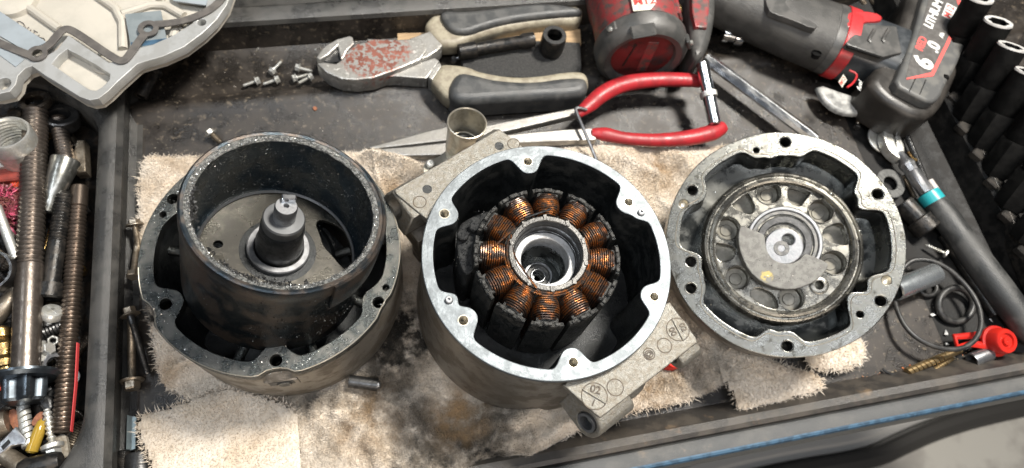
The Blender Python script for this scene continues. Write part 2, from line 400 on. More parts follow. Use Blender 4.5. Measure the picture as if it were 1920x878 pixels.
def grit(points, s0, s1):
    """little irregular chunks, one mesh"""
    mb = MB(); V = []; F = []
    base = np.array([(1, 0, 0), (-1, 0, 0), (0, 1, 0), (0, -1, 0), (0, 0, 1), (0, 0, -1)], float)
    fc = [(0, 2, 4), (2, 1, 4), (1, 3, 4), (3, 0, 4), (2, 0, 5), (1, 2, 5), (3, 1, 5), (0, 3, 5)]
    for p in points:
        s = s0 + (s1 - s0) * random.random() ** 3; k = len(V)
        q = base * RNG.uniform(.4, 1.2, (6, 3)) * s * np.array([1, 1, .8]) + RNG.uniform(-.4, .4, (6, 3)) * s
        a = random.random() * 6.28; ca, sa = math.cos(a), math.sin(a)
        for v in q: V.append((p[0] + v[0] * ca - v[1] * sa, p[1] + v[0] * sa + v[1] * ca, p[2] + v[2]))
        F += [tuple(i + k for i in f) for f in fc]
    mb.v = V; mb.f = F; return mb
def ringpts(n, r0, r1, z, a0=0, a1=2 * PI, zj=0.0, clump=0.0):
    out = []
    while len(out) < n:
        a = random.uniform(a0, a1); r = random.uniform(r0, r1)
        if clump and mnoise.noise(Vector((r * math.cos(a) * 1.3, r * math.sin(a) * 1.3, 5))) < clump: continue
        out.append((r * math.cos(a), r * math.sin(a), z + random.uniform(0, zj)))
    return out
def threads(mb, x, y, r, z1, depth=.6):
    M = Matrix.Translation((x, y, z1))
    prof = []
    k = int(depth / .09)
    for i in range(k): prof += [(r, -i * .09), (r - .035, -i * .09 - .045)]
    mb.lathe(prof, 20, M, cap0=False, cap1=False)

# ---- middle: stator housing
FM = Frame((9.32, 13.50, 10.14), (0, 0, 1))
mid = thing('stator_housing', 'tall aluminium motor housing with copper coils inside, in the middle of the rag', 'motor housing', frame=FM)
mh = [FM.at(*p) for p in ((989.8, 303), (833.4, 400.8), (868.9, 600.9), (1075, 679.5), (1226.8, 556.5), (1179, 378.9))]
md = [FM.at(*p) for p in ((841.6, 563.3), (1201.6, 399.4))]
prof = polar_profile(6.82, [(p.x, p.y, .86) for p in mh] + [(p.x, p.y, .55) for p in md], sm=1.6)
outer = [7.5] * 360
mb = MB().plate(polar_pts(outer), [polar_pts(prof)] + [circle(p.x, p.y, .27) for p in mh] + [circle(p.x, p.y, .2, 16) for p in md], -.35, 0, .05, 2)
finish('machined_rim', mb, ALU_RIM, mid, True, kind=None)
mb = MB()
mb.loft([polar_pts([r * s for r in outer], z) for s, z in ((.99, -.351), (.995, -.6), (1.0, -2), (1.015, -5), (1.04, -7.6), (1.045, -8.6), (1.02, -9.2), (.9, -9.35))], False, True)
finish('outer_wall', mb, ALU_SIDE, mid, True)
mb = MB(); mb.loft([polar_pts(prof, -.04), polar_pts(prof, -.35), polar_pts(prof, -3), polar_pts([r * .985 for r in prof], -6.8), polar_pts([r * .2 for r in prof], -7.1)], False, True)
finish('inner_wall', mb, SOOT, mid, True)
for p in mh:
    mb = MB(); threads(mb, p.x, p.y, .27, -.03, .9); mb.lathe([(.3, -.9), (.0, -.9)], 12, Matrix.Translation((p.x, p.y, 0)), cap0=False, cap1=False)
    mb.ring(.27, .33, -.02, .006, 24, .01, Matrix.Translation((p.x, p.y, 0)))
    finish('threaded_hole', mb, NICKEL, mid, True)
for p in md:
    mb = MB().lathe([(.2, -.3), (.2, .16), (.15, .22), (.10, .22), (.09, .05)], 18, Matrix.Translation((p.x, p.y, 0)), cap0=False)
    finish('dowel_pin', mb, BEARING, mid, True)
# bracket bars
def bracket(pA, pB, zt, name, near_first=True, two=False):
    """bar on the outside of the housing: profile across (u outwards, z), run along t"""
    a, b = FM.at(*pA, zt), FM.at(*pB, zt)
    t = (b - a); L = t.length; t.normalize(); u = Vector((t.y, -t.x, 0))
    if u.dot((a + b) / 2) < 0: u = -u
    return a, t, u, L
def bar(a, t, u, L, prof2d, hole=None, inset=0.0, ends=(0, 1)):
    mb = MB(); M = Matrix((u, Vector((0, 0, 1)), u.cross(Vector((0, 0, 1))))).transposed().to_4x4(); M.translation = a
    s = 1 if u.cross(Vector((0, 0, 1))).dot(t) > 0 else -1
    h = [circle(*hole)] if hole else []
    z0, z1 = (inset, L) if s > 0 else (-L, -inset)
    mb.plate(prof2d, h, z0, z1, .12, 2, M, botbevel=True); return mb
def arm(a, b, q0, q1, zt, t, u, name, label, near, far, nlen, flen, mat=None):
    mat = mat or ALU_CAST
    A0, A1 = math.atan2(q0.y, q0.x), math.atan2(q1.y, q1.x); dA = (A1 - A0 + PI) % (2 * PI) - PI
    arc = [(7.40 * math.cos(A0 + dA * k / 24), 7.40 * math.sin(A0 + dA * k / 24)) for k in range(25)]
    out = [(q0.x, q0.y)] + arc[1:-1] + [(q1.x, q1.y), (b.x - u.x * .3 , b.y - u.y * .3), (b.x - t.x * .12, b.y - t.y * .12), (a.x + t.x * .1, a.y + t.y * .1), (a.x - u.x * .25, a.y - u.y * .25)]
    m = finish(name, MB().plate(out, [], zt - .55, zt, .09, 3), mat, mid, True, label=label, angle=40)
    L = (b - a).length
    e = bar(a + Vector((0, 0, -.03)) + t * .03, t, u, nlen, near[0], near[1]); e.v = [tuple(Vector(v) + t * (.42 * (v[2] - zt) * max(0, 1 - (Vector(v) - a).dot(t) / nlen))) for v in e.v]; sub(m, 'near_eye', e, mat, angle=50)
    e = bar(a + Vector((0, 0, -.03)) + t * (L - flen), t, u, flen - .03, far[0], far[1]); sub(m, 'far_eye', e, mat, angle=50)
    return m
def round_prof(w, h, r=.7, top=-.1):
    """eye section: u from -w to 0, z from top to -h, outer corners rounded"""
    P = [(-w, top), (-w, -h)]
    for k in range(13):
        a = math.radians(-88 + 138 * k / 12); P.append((-.25 + r * math.cos(a), -h + r + r * math.sin(a)))
    P += [(.12, -.2), (0, top)]
    return P
zt = -.62
a, b = FM.at(1124, 786, zt), FM.at(1311, 640, zt); t = (b - a).normalized(); u = Vector((t.y, -t.x, 0)); u = u if u.dot(a) > 0 else -u
q0, q1 = FM.at(1056, 722, zt), FM.at(1256, 566, zt)
br = arm(a, b, q0, q1, zt, t, u, 'mount_bracket', 'lower right bracket with cast number discs', (round_prof(2.1, 2.05, 1.0), (-.25, -1.05, .62, 28)), (round_prof(1.9, 1.8, .9), (-.3, -.95, .42, 20)), 2.3, 1.6)
o_ = a + u * -.25 + Vector((0, 0, -1.08)) - t * .45; Mr = zframe(o_ - t * .01, o_ + t + Vector((0, 0, -.40)))
mb = MB().ring(.44, .61, -.02, 2.2, 28, .03, Mr); sub(br, 'bushing', mb, STEEL)
sub(br, 'bushing_bore', MB().lathe([(.45, .3), (.44, 1.9), (.01, 1.95)], 24, Mr, cap0=False, cap1=False), STEEL_DK)
mb = MB().tube([a + t * (2.2 + i * .36) + u * -.35 + Vector((0, 0, -1.45 - .05 * i)) for i in range(7)], [.5, .62, .66, .64, .58, .45, .2], 14); sub(br, 'hinge_lug', mb, ALU_CAST)
# cast discs, bars and figures
MARK_DARK = MAT('dirt_and_relief_shading', (.06, .045, .03), (.10, .075, .05), 4, rough=.6)  # groove dirt; on the figures, relief shading put into the colour
def cast_disc(parent, c, r, M=None, bar_ang=None, texts=()):
    mb = MB(); mb.ring(r - .06, r, -.02, .02, 36, .01, Matrix.Translation(c)); sub(parent, 'disc_groove', mb, MARK_DARK); mb = MB(); mb.ring(0.02, r - .06, -.03, .006, 36, .003, Matrix.Translation(c))
    if bar_ang is not None:
        R = Matrix.Translation(c) @ Matrix.Rotation(bar_ang, 4, 'Z'); mb.box((0, 0, .03), (2 * r * .98, .14, .12), R, .03)
    sub(parent, 'cast_disc', mb, ALU_CAST)
    for s, dx, dy, size, ang in texts:
        cu = bpy.data.curves.new('cast_figures', 'FONT'); cu.body = s; cu.size = size; cu.extrude = .02; cu.offset = .012; cu.align_x = 'CENTER'; cu.align_y = 'CENTER'; cu.resolution_u = 3
        to = bpy.data.objects.new('tmp', cu); COL.objects.link(to); dg = bpy.context.evaluated_depsgraph_get(); me = bpy.data.meshes.new_from_object(to.evaluated_get(dg)); bpy.data.objects.remove(to)
        me.transform(Matrix.Translation((c[0] + dx, c[1] + dy, c[2] + .035)) @ Matrix.Rotation(ang, 4, 'Z')); me.materials.clear(); me.materials.append(MARK_DARK)
        o = bpy.data.objects.new('cast_figures', me); COL.objects.link(o); o.parent = parent
def text_mesh(s, size, extrude, M, mat, name, parent, offset=0.0, local=False, bold=0.0, spacing=1.0):
    cu = bpy.data.curves.new(name, 'FONT'); cu.body = s; cu.size = size; cu.extrude = extrude; cu.offset = bold; cu.align_x = 'CENTER'; cu.align_y = 'CENTER'; cu.resolution_u = 3; cu.space_character = spacing
    to = bpy.data.objects.new('tmp', cu); COL.objects.link(to); dg = bpy.context.evaluated_depsgraph_get(); me = bpy.data.meshes.new_from_object(to.evaluated_get(dg)); bpy.data.objects.remove(to)
    me.transform(M); me.materials.clear(); me.materials.append(mat)
    o = bpy.data.objects.new(name, me); COL.objects.link(o); o.parent = parent
    if parent.type == 'EMPTY' and not local: o.matrix_parent_inverse = W_INV[parent.name]
    return o
ang = math.atan2(t.y, t.x)
c = FM.at(1114.5, 743, zt); q = FM.at(1096, 733, zt); w = FM.at(1136, 757, zt); ba = math.atan2(w.y - q.y, w.x - q.x)
cast_disc(br, c, .77, None, ba, (('02', .14, .34, .62, ba + .25), ('1', -.16, -.36, .52, ba + .1)))
c = FM.at(1153.5, 726.5, zt); cast_disc(br, c, .5)
c = FM.at(1217, 664, zt); cast_disc(br, c, .37, None, None, (('@', 0, 0, .55, ba),))
c = FM.at(1246, 648, zt); cast_disc(br, c, .46)
c = FM.at(1271, 618, zt); q = FM.at(1262, 600, zt); w = FM.at(1281, 636, zt); b2 = math.atan2(w.y - q.y, w.x - q.x)
cast_disc(br, c, .72, None, b2, (('02', .34, .08, .52, b2 + PI * 0), ('00', -.36, -.08, .52, b2)))
# upper-left bracket, two eyes one above the other
a, b = FM.at(737, 357, zt), FM.at(938, 240, zt); t = (b - a).normalized(); u = Vector((t.y, -t.x, 0)); u = u if u.dot(a) > 0 else -u
q0, q1 = FM.at(801, 412, zt), FM.at(984, 278, zt)
br2 = arm(a, b, q0, q1, zt, t, u, 'mount_bracket', 'upper left bracket with two stacked eyes', (round_prof(2.2, 1.9, .75), (-.75, -.95, .56, 28)), (round_prof(1.9, 1.7, .75), (-.85, -.95, .42, 20)), 1.6, 1.6)
e = bar(a - t * .15 - u * .1 + Vector((0, 0, -2.35)), t, u, 1.4, round_prof(2.8, 1.9, .85, 0), (-.8, -1.0, .58, 28)); sub(br2, 'lower_eye', e, ALU_SIDE, angle=50)
for M0 in (a + u * -.75 + Vector((0, 0, -.98)), a - t * .15 + u * -.9 + Vector((0, 0, -3.35))):
    Mr = zframe(M0 + t * .5, M0 + t); sub(br2, 'eye_bore', MB().lathe([(.57, -.2), (.55, .9), (.01, .95)], 24, Mr, cap0=False, cap1=False), SOOT)
mb = MB().box((0, 0, 0), (3.0, 1.5, 4.5), Matrix.Translation(a + t * 1.6 - u * 2.2 + Vector((0, 0, -5.0))) @ Matrix.Rotation(math.atan2(t.y, t.x), 4, 'Z'), .4); sub(br2, 'lower_rib', mb, ALU_SIDE)
for px, py in ((801, 355), (936, 274)):
    c = FM.at(px, py, zt); mb = MB().ring(.24, .30, -.05, .012, 24, .01, Matrix.Translation(c)); mb.lathe([(.24, .006), (.001, .005)], 24, Matrix.Translation(c), cap0=False, cap1=False); sub(br2, 'hole', mb, SOOT)
for px, py in ((787, 379), (963, 270)):
    cast_disc(br2, FM.at(px, py, zt), .42)

# stator
zs = -.55
sc_ = FM.at(1027, 478, zs)
SX, SY = sc_.x, sc_.y
MS = Matrix.Translation((SX, SY, 0))
mb = MB().ring(2.08, 2.42, -3.6, zs + .38, 72, .05, MS)
for k in range(10):                               # small notches on the sleeve's top edge
    aa = k * PI / 5 + .2; mb.box((2.3 * math.cos(aa), 2.3 * math.sin(aa), zs + .4), (.2, .35, .1), MS @ Matrix.Rotation(0, 4, 'Z'))
sleeve = finish('bearing_sleeve', mb, MAT('dark_sleeve_plastic', (.035, .034, .032), (.065, .062, .056), 2, rough=.35, metal=.3, bump=.2), mid, True)
mb = MB().lathe([(2.09, zs - .9), (1.95, zs - .95), (1.95, zs - 1.15)], 64, MS, cap0=False, cap1=False); mb.lathe([(2.09, zs - .4), (2.0, zs - .45), (2.0, zs - 1.2)], 64, MS, cap0=False, cap1=False); sub(sleeve, 'inner_step', mb, STEEL_DK)
mb = MB().ring(1.50, 1.92, zs - 2.2, zs - .95, 64, .06, MS); sub(sleeve, 'bearing_seat_ring', mb, BEARING)
mb = MB().lathe([(1.53, zs - 1.2), (1.5, zs - 4.2), (.2, zs - 4.3), (.01, zs - 5)], 48, MS, cap0=False, cap1=False); sub(sleeve, 'bore', mb, POCKET)
mb = MB(); mb.ring(.75, .95, zs - 4.2, zs - 3.6, 40, .05, MS); mb.ring(.38, .5, zs - 4.2, zs - 3.65, 32, .04, MS); b_ = sub(sleeve, 'deep_bearing', mb, STEEL)
mb = MB().ring(.5, .75, zs - 4.2, zs - 3.75, 32, .03, MS); sub(sleeve, 'deep_seal', mb, SEAL)
core = finish('stator_core', MB().ring(2.43, 3.0, -6.9, zs - .5, 64, .05, MS), VARN, mid, True)
rr = random.Random(3)
for k in range(12):
    A = k * PI / 6 + math.radians(78)
    R = MS @ Matrix.Rotation(A, 4, 'Z')
    # tooth cap (black shoe), axial slab with an arc face
    V = []; m_ = 9; half = math.radians(12.8)
    rings = []
    for z in (-6.9, zs - .12, zs - .02):
        e = 0 if z < zs - .1 else .05
        ro = [(4.52 * math.cos(-half + 2 * half * i / m_) - e, 4.52 * math.sin(-half + 2 * half * i / m_) * (1 - e * .4), z) for i in range(m_ + 1)]
        ri = [(4.22 * math.cos(half - 2 * half * i / m_) + e, 4.22 * math.sin(half - 2 * half * i / m_) * (1 - e * .4), z) for i in range(m_ + 1)]
        rings.append(ro + ri)
    mb = MB().loft(rings, M=R)
    shoe = finish('tooth_shoe', mb, VARN, mid, True)
    mb = MB()
    mb.box((4.33, 0, zs + .1), (.22, .5, .22), R, .05)
    mb.box((4.30, .62, zs + .03), (.2, .34, .14), R, .04); mb.box((4.30, -.62, zs + .03), (.2, .34, .14), R, .04)
    mb.box((4.05, 0, zs - .4), (.35, 1.3, .7), R, .08)
    sub(shoe, 'coil_former', mb, RESIN_CAP)
    mb = MB(); mbd = MB()
    jit = rr.uniform(-.04, .04)
    for j in range(11):
        f = j / 10; r = 2.66 + 1.36 * f
        w = (.60 + .24 * math.sin(PI * min(1, f * .74 + .08)) ** .8 + rr.uniform(-.02, .02)) * (1 - .08 * (j > 9))
        zt2 = zs + .12 + .17 * math.sin(PI * min(1, f * .85 + .1)) + rr.uniform(-.015, .015); zc = -3.7; hz = zt2 - zc
        pts = []
        nn = 30
        for i in range(nn):
            th = 2 * PI * i / nn; ct, st = math.cos(th), math.sin(th)
            pts.append(R @ Vector((r + jit * st * .3, w * math.copysign(abs(ct) ** .55, ct), zc + hz * math.copysign(abs(st) ** .30, st) * (1 if st < 0 else (1 - .045 * ct * ct)))))
        (mb if j < 8 else mbd).tube(pts, .053, 6, closed=True)
    co = finish('coil', mb, COPPER, mid, True); sub(co, 'dark_turns', mbd, COPD)
# lead wires round the sleeve
mb = MB()
for j, (rj, zj) in enumerate(((2.50, .02), (2.53, -.12), (2.62, -.04), (2.58, -.22))):
    a0, a1 = math.radians(150 + j * 9), math.radians(375 - j * 16)
    mb.tube([MS @ Vector((rj * math.cos(x), rj * math.sin(x), zs + .2 + zj + .05 * math.sin(3 * x + j))) for x in np.linspace(a0, a1, 50)], .062, 6)
mb.tube(smooth_path([FM.at(px, py, zs + h) for px, py, h in ((958, 440, .3), (963, 480, .35), (985, 512, .42), (1012, 548, .45))]), .062, 6)
mb.tube(smooth_path([FM.at(px, py, zs + h) for px, py, h in ((925, 465, .35), (945, 445, .45), (965, 428, .35))]), .062, 6)
finish('lead_wires', mb, COPPER, mid, True)
mb = MB().tube(smooth_path([FM.at(px, py, zs + h) for px, py, h in ((985, 408, .3), (1010, 400, .45), (1033, 392, .4))]), .06, 6); finish('wire_end', mb, STEEL_DK, mid, True)
# terminal block
cb = FM.at(882, 440, -1.6)
out = smooth_loop([FM.at(*p, -1.6) for p in ((855, 425), (885, 405), (925, 392), (930, 420), (905, 440), (893, 500), (875, 520), (858, 490))], 2)
mb = MB().plate(out, [], -6.9, -1.6, .15, 3); tb = finish('terminal_block', mb, SOOT_DRY, mid, True)
for px, py in ((868, 443), (890, 427)):
    c = FM.at(px, py, -1.4); sub(tb, 'terminal_stud', MB().lathe([(.36, -.3), (.36, .22), (.3, .3), (.0, .32)], 20, Matrix.Translation(c), cap0=False, cap1=False), SOOT_DRY)
gp = []
for _ in range(420):
    p = FM.at(random.uniform(850, 930), random.uniform(395, 500), -1.55)
    if mnoise.noise(p * 1.1) > -.05: gp.append(p)
finish('terminal_grit', grit(gp, .02, .07), GRITM, mid, True, smooth=False, kind='stuff')
gp = [Vector((*(FM.at(random.gauss(1105, 22), random.gauss(645, 16), -6.9).xy), -7.0)) for _ in range(60)]
finish('floor_grit', grit(gp, .02, .08), OIL, mid, True, smooth=False, kind='stuff')
for px, py, r in ((905, 605, .35), (890, 520, .4), (1180, 500, .5), (1215, 470, .35)):
    pass

# ---- left: rotor end housing
FL = Frame((-6.64, 16.73, 8.27), (.0, -.016, 1))
lh = thing('rotor_end_housing', 'shallow round housing with sooty flange under the black rotor drum', 'motor housing', frame=FL)
lb = [FL.at(*p) for p in ((324, 372.9), (310.2, 570.2), (517, 675.5), (709.3, 567))]
lsm = [FL.at(305, 402), FL.at(723, 539)]
cx0 = [Vector((-p.x, -p.y, 0)) for p in (lb[1], lb[2])]
discs = [(p.x, p.y, 1.0) for p in lb] + [(p.x, p.y, .95) for p in cx0] + [(lsm[0].x, lsm[0].y, .55), (lsm[1].x, lsm[1].y, .6)]
prof = polar_profile(6.62, discs, sm=2.2)
def outr(i, k=0):
    tdeg = i; r = 7.5
    for q, dep, wd in ((lb[1], .33, 5), (lb[2], .42, 6.5), (lb[3], .12, 5)):
        d = (tdeg - math.degrees(math.atan2(q.y, q.x))) % 360; d = d - 360 if d > 180 else d
        r -= dep * math.exp(-(d / wd) ** 4)
    return r
outer = [outr(i) for i in range(360)]
holes = [polar_pts(prof)] + [circle(p.x, p.y, .33) for p in lb + cx0] + [circle(p.x, p.y, .19, 14) for p in lsm]
mb = MB().plate(polar_pts(outer), holes, -.7, 0, .05, 2); finish('flange_face', mb, FLANGE_DARK, lh, True)
mb = MB().loft([polar_pts([a_ * .997 for a_ in outer], -.701), polar_pts([7.48] * 360, -1.1), polar_pts([7.5] * 360, -3.2), polar_pts([7.5] * 360, -5.9), polar_pts([7.35] * 360, -7.1), polar_pts([6.9] * 360, -7.4)], False, True)
finish('side_wall', mb, ALU_SIDE, lh, True)
mb = MB().loft([polar_pts(prof, -.06), polar_pts(prof, -3), polar_pts([r * .98 for r in prof], -5.2), polar_pts([.5] * 360, -5.4)], False, True)
finish('inner_wall', mb, SOOT, lh, True)
mb = MB().tube([(7.44 * math.cos(math.radians(i)) * outer[i] / 7.5, 7.44 * math.sin(math.radians(i)) * outer[i] / 7.5, -.015) for i in range(180, 395, 3) for i in [i % 360]], .035, 6)
finish('bright_worn_edge', mb, NICKEL, lh, True)
for k in range(9):
    A = math.radians(k * 40 + 5); p0 = Vector((3.2 * math.cos(A), 3.2 * math.sin(A), -2.6)); p1 = Vector((6.7 * math.cos(A), 6.7 * math.sin(A), -2.0))
    finish('cooling_rib', MB().tube([p0, p1], [.3, .3], 14), FLANGE_DARK, lh, True)
finish('bearing_boss', MB().lathe([(3.4, -5.3), (3.4, -2.2), (3.2, -2.0), (1.5, -2.0)], 40), SOOT, lh, True)
# relief window on the near side
q = lb[2]; A = math.atan2(q.y, q.x); R = Matrix.Rotation(A, 4, 'Z')
mb = MB().box((7.26, 0, -1.9), (.55, 1.9, 1.5), R, .12); rc = finish('side_boss', mb, ALU_SIDE, lh, True)
mb = MB().box((7.36, 0, -1.75), (.40, 1.5, 1.0), R, .1); sub(rc, 'side_recess', mb, SOOT)
mb = MB().lathe([(.42, 0), (.42, .25), (.3, .25)], 24, R @ Matrix.Translation((7.4, .1, -1.95)) @ Matrix.Rotation(PI / 2, 4, 'Y'), cap0=False); sub(rc, 'bolt_hole', mb, ALU_CAST)
mb = MB().lathe([(.3, 0), (.3, .26)], 24, R @ Matrix.Translation((7.4, .1, -1.95)) @ Matrix.Rotation(PI / 2, 4, 'Y')); sub(rc, 'dark_bore', mb, SOOT)
gp = [(r * math.cos(a), r * math.sin(a), .0) for a, r in ((random.uniform(0, 6.283), random.uniform(6.65, 7.4)) for _ in range(900)) if mnoise.noise(Vector((math.cos(a) * 4, math.sin(a) * 4, r))) > -.1]
finish('flange_grit', grit(gp, .02, .07), bpy.data.materials['silver_grit'] if 'silver_grit' in bpy.data.materials else GRITM, lh, True, smooth=False, kind='stuff')
gp = []
for p in lb:
    for _ in range(60):
        a_ = random.uniform(0, 6.28); r_ = random.uniform(.4, .95); gp.append((p.x + r_ * math.cos(a_), p.y + r_ * math.sin(a_), 0))
gp = [p for p in gp if math.hypot(p[0], p[1]) < 7.3]
finish('boss_grit', grit(gp, .02, .07), bpy.data.materials['silver_grit'] if 'silver_grit' in bpy.data.materials else GRITM, lh, True, smooth=False, kind='stuff')

# ---- rotor drum, tilted in its housing
FR = Frame((-4.91, 16.85, 13.62), (.276, .133, .952))
ro = thing('rotor_drum', 'open black rotor drum with magnets and a central shaft, standing tilted in its housing', 'rotor', frame=FR)
RD = 5.2
mb = MB().lathe([(RD - .28, -.03), (RD - .12, 0), (RD - .03, -.05), (RD, -.15), (RD, -1.0), (RD - .06, -1.1), (RD - .06, -7.0), (RD - .25, -7.35), (RD - .4, -7.4), (RD - .4, -5.0)], 128, cap0=False, cap1=False)
finish('drum_shell', mb, DRUM, ro, True)
mb = MB().lathe([(RD + .03, -.45), (RD + .14, -.42), (RD + .14, -1.9), (RD, -2.0)], 128, cap0=False, cap1=False)
# collar only round the right-hand half: keep those vertices with a sector loft
sec = []
for A in np.linspace(math.radians(-65), math.radians(42), 40):
    c_, s_ = math.cos(A), math.sin(A); sec.append([(r * c_, r * s_, z) for r, z in ((RD - .02, -.12), (RD + .10, -.08), (RD + .16, -.2), (RD + .16, -2.3), (RD - .02, -2.4))])
finish('drum_collar', MB().loft(sec), DRUM, ro, True)
# magnet ring: rough inner edge
rings = []
rin = [4.62 + .05 * mnoise.noise(Vector((math.cos(2 * PI * i / 256) * 9, math.sin(2 * PI * i / 256) * 9, 0))) for i in range(256)]
def rj(r, z, amp, seed):
    o_ = []
    for i in range(256):
        a_ = 2 * PI * i / 256; k_ = r if not isinstance(r, list) else r[i]
        o_.append(((k_) * math.cos(a_), k_ * math.sin(a_), z + amp * mnoise.noise(Vector((math.cos(a_) * 14, math.sin(a_) * 14, seed)))))
    return o_
mb = MB().loft([rj(4.93, -.06, .0, 1), rj(4.86, -.1, .05, 2), rj(4.78, -.12, .06, 3), rj(4.70, -.13, .05, 4), rj(rin, -.18, .05, 5), rj(rin, -.26, .03, 6)], False, False)
finish('magnet_edge', mb, MAGNET, ro, True, angle=80)
mb = MB().loft([rj(rin, -.25, 0, 6), rj(4.6, -.9, 0, 1), rj(4.6, -4.35, 0, 1), rj(4.42, -4.75, 0, 1)], False, False); finish('magnet_wall', mb, DRUM_IN, ro, True, angle=80)
mb = MB().lathe([(4.46, -4.72), (4.36, -4.60), (4.26, -4.72)], 96, cap0=False, cap1=False); finish('floor_bead', mb, STEEL, ro, True)
# disc with a crescent window and a small hole
zd = -4.8
SHc = FR.at(522, 468, zd + .1)
cres = [FR.at(*p, zd) for p in ((591, 419), (603, 410), (640, 425), (668, 452), (668, 490), (655, 512), (640, 500), (622, 478), (606, 462), (600, 440))]
cres = [(p.x, p.y) for p in cres]
cres = [(x * min(1, 4.3 / math.hypot(x, y)), y * min(1, 4.3 / math.hypot(x, y))) for x, y in cres]
hl = FR.at(409, 458, zd)
mb = MB().plate([(4.44 * math.cos(2 * PI * i / 96), 4.44 * math.sin(2 * PI * i / 96)) for i in range(96)], [smooth_loop(cres, 2), circle(hl.x, hl.y, .24)], zd - .25, zd, .03, 1)
finish('hub_disc', mb, DISC, ro, True)
MSH = Matrix.Translation((SHc.x, SHc.y, 0))
finish('thrust_washer', MB().ring(1.36, 1.76, zd - .05, zd + .42, 64, .06, MSH), MAT('worn_washer_steel', (.30, .303, .31), (.22, .22, .225), 2, rough=.42, metal=.7), ro, True)
mb = MB().lathe([(2.15, zd + .004), (2.05, zd + .03), (1.4, zd + .04)], 48, MSH, cap0=False, cap1=False); finish('dark_oil_ring', mb, SOOT, ro, True)
mb = MB().lathe([(1.3, zd), (1.32, zd + .9), (1.34, zd + 1.0), (1.22, zd + 1.5), (1.20, zd + 2.6), (1.12, zd + 2.75)], 48, MSH, cap0=False); sh = finish('shaft', mb, STEEL_DK, ro, True)
mb = MB().lathe([(1.12, zd + 2.75), (1.13, zd + 3.35), (1.06, zd + 3.45), (.6, zd + 3.46)], 48, MSH, cap0=False, cap1=False); sub(sh, 'shaft_shoulder', mb, MAT('grey_ground_steel', (.12, .123, .126), rough=.45, metal=.7))
mb = MB().lathe([(.60, zd + 3.4), (.60, zd + 4.5), (.55, zd + 4.6), (.15, zd + 4.6), (.14, zd + 4.3), (.01, zd + 4.3)], 36, MSH, cap0=False); sub(sh, 'shaft_tip', mb, STEEL)
mb = MB().box((SHc.x + .12, SHc.y + .36, zd + 4.72), (.75, .34, .5), None, .06); sub(sh, 'key_tab', mb, CHROME)
gp = ringpts(3600, 4.6, 4.92, -.13, zj=.07, clump=-.35); finish('magnet_grit', grit(gp, .015, .045), SILV, ro, True, smooth=False, kind='stuff')
gp = []
for _ in range(1500):
    a_ = math.radians(random.uniform(165, 282)); e_ = random.random() ** 2
    gp.append(((4.62 - .32 * e_) * math.cos(a_), (4.62 - .32 * e_) * math.sin(a_), -.16 - .5 * e_ * random.random()))
gp = [p for p in gp if mnoise.noise(Vector(p) * 1.7) > -.12]
finish('soot_flakes', grit(gp, .03, .11), SOOTG, ro, True, smooth=False, kind='stuff')
gp = []
for _ in range(1500):
    a_ = random.uniform(math.radians(-70), math.radians(150)); z_ = -random.uniform(.4, 4.4)
    if mnoise.noise(Vector((a_ * 2.5, z_ * .7, 1))) > -.05: gp.append((4.58 * math.cos(a_), 4.58 * math.sin(a_), z_))
finish('oil_drops', grit(gp, .015, .05), GRITM, ro, True, smooth=False, kind='stuff')
gp = []
for _ in range(1400):
    a_ = math.radians(random.gauss(-62, 26)); z_ = -random.uniform(.3, 6.0)
    if mnoise.noise(Vector((a_ * 3, z_ * .8, 4))) > -.02: gp.append(((RD - .05) * math.cos(a_), (RD - .05) * math.sin(a_), z_))
finish('outer_soot_specks', grit(gp, .012, .05), MAT('soot_specks', (.012, .012, .012), (.45, .48, .46), 7, thr=(.56, .62), rough=.3, metal=.6), ro, True, smooth=False, kind='stuff')
gp = [(random.uniform(-4, 4), random.uniform(-4, 4), zd + .01) for _ in range(140)]
gp = [p for p in gp if 1.8 < math.hypot(p[0] - SHc.x, p[1] - SHc.y) and math.hypot(p[0], p[1]) < 4.2]
finish('disc_grit', grit(gp, .012, .045), GRITM, ro, True, smooth=False, kind='stuff')

# ---- right: bearing end housing with eccentric and counterweight
FT = Frame((25.37, 12.83, 8.58), (-.293, -.166, .942))
rh = thing('bearing_end_housing', 'round oily end housing with a bearing and half-moon counterweight, tilted on the rag', 'motor housing', frame=FT)
def rz(x, y, d=0.0): return FT.at(1230 + x / 1.867, 230 + y / 1.867, d)
big = [rz(*p) for p in ((453, 68), (127, 237), (122, 580), (460, 783), (787, 625), (777, 250))]
sml = [(rz(351, 97), .19), (rz(122, 487), .34), (rz(715, 672), .22)]
shl = [(rz(97, 285), .30), (rz(808, 552), .30)]
discs = [(p.x, p.y, 1.0) for p in big] + [(p.x, p.y, r + .42) for p, r in sml] + [(p.x, p.y, .5) for p, r in shl]
discs += [(q.x, q.y, .55) for q in (rz(400, 100), rz(395, 750), rz(505, 95), rz(700, 620), rz(770, 560), rz(735, 285), rz(140, 535), rz(118, 262), rz(700, 655), rz(720, 235))]
prof = polar_profile(6.6, discs, sm=2.0)
outer = [7.5 + .04 * mnoise.noise(Vector((math.cos(math.radians(i)) * 3, math.sin(math.radians(i)) * 3, 9))) for i in range(360)]
holes = [polar_pts(prof)] + [circle(p.x, p.y, .33) for p in big] + [circle(p.x, p.y, r, 18) for p, r in sml + shl]
mb = MB().plate(polar_pts(outer), holes, -.45, 0, .06, 2); finish('flange_face', mb, BROWN_RING, rh, True)
for p, r in shl: finish('blind_hole', MB().lathe([(r, -.05), (r * .5, -.28), (0.01, -.32)], 20, Matrix.Translation((p.x, p.y, 0)), cap0=False, cap1=False), NICKEL, rh, True)
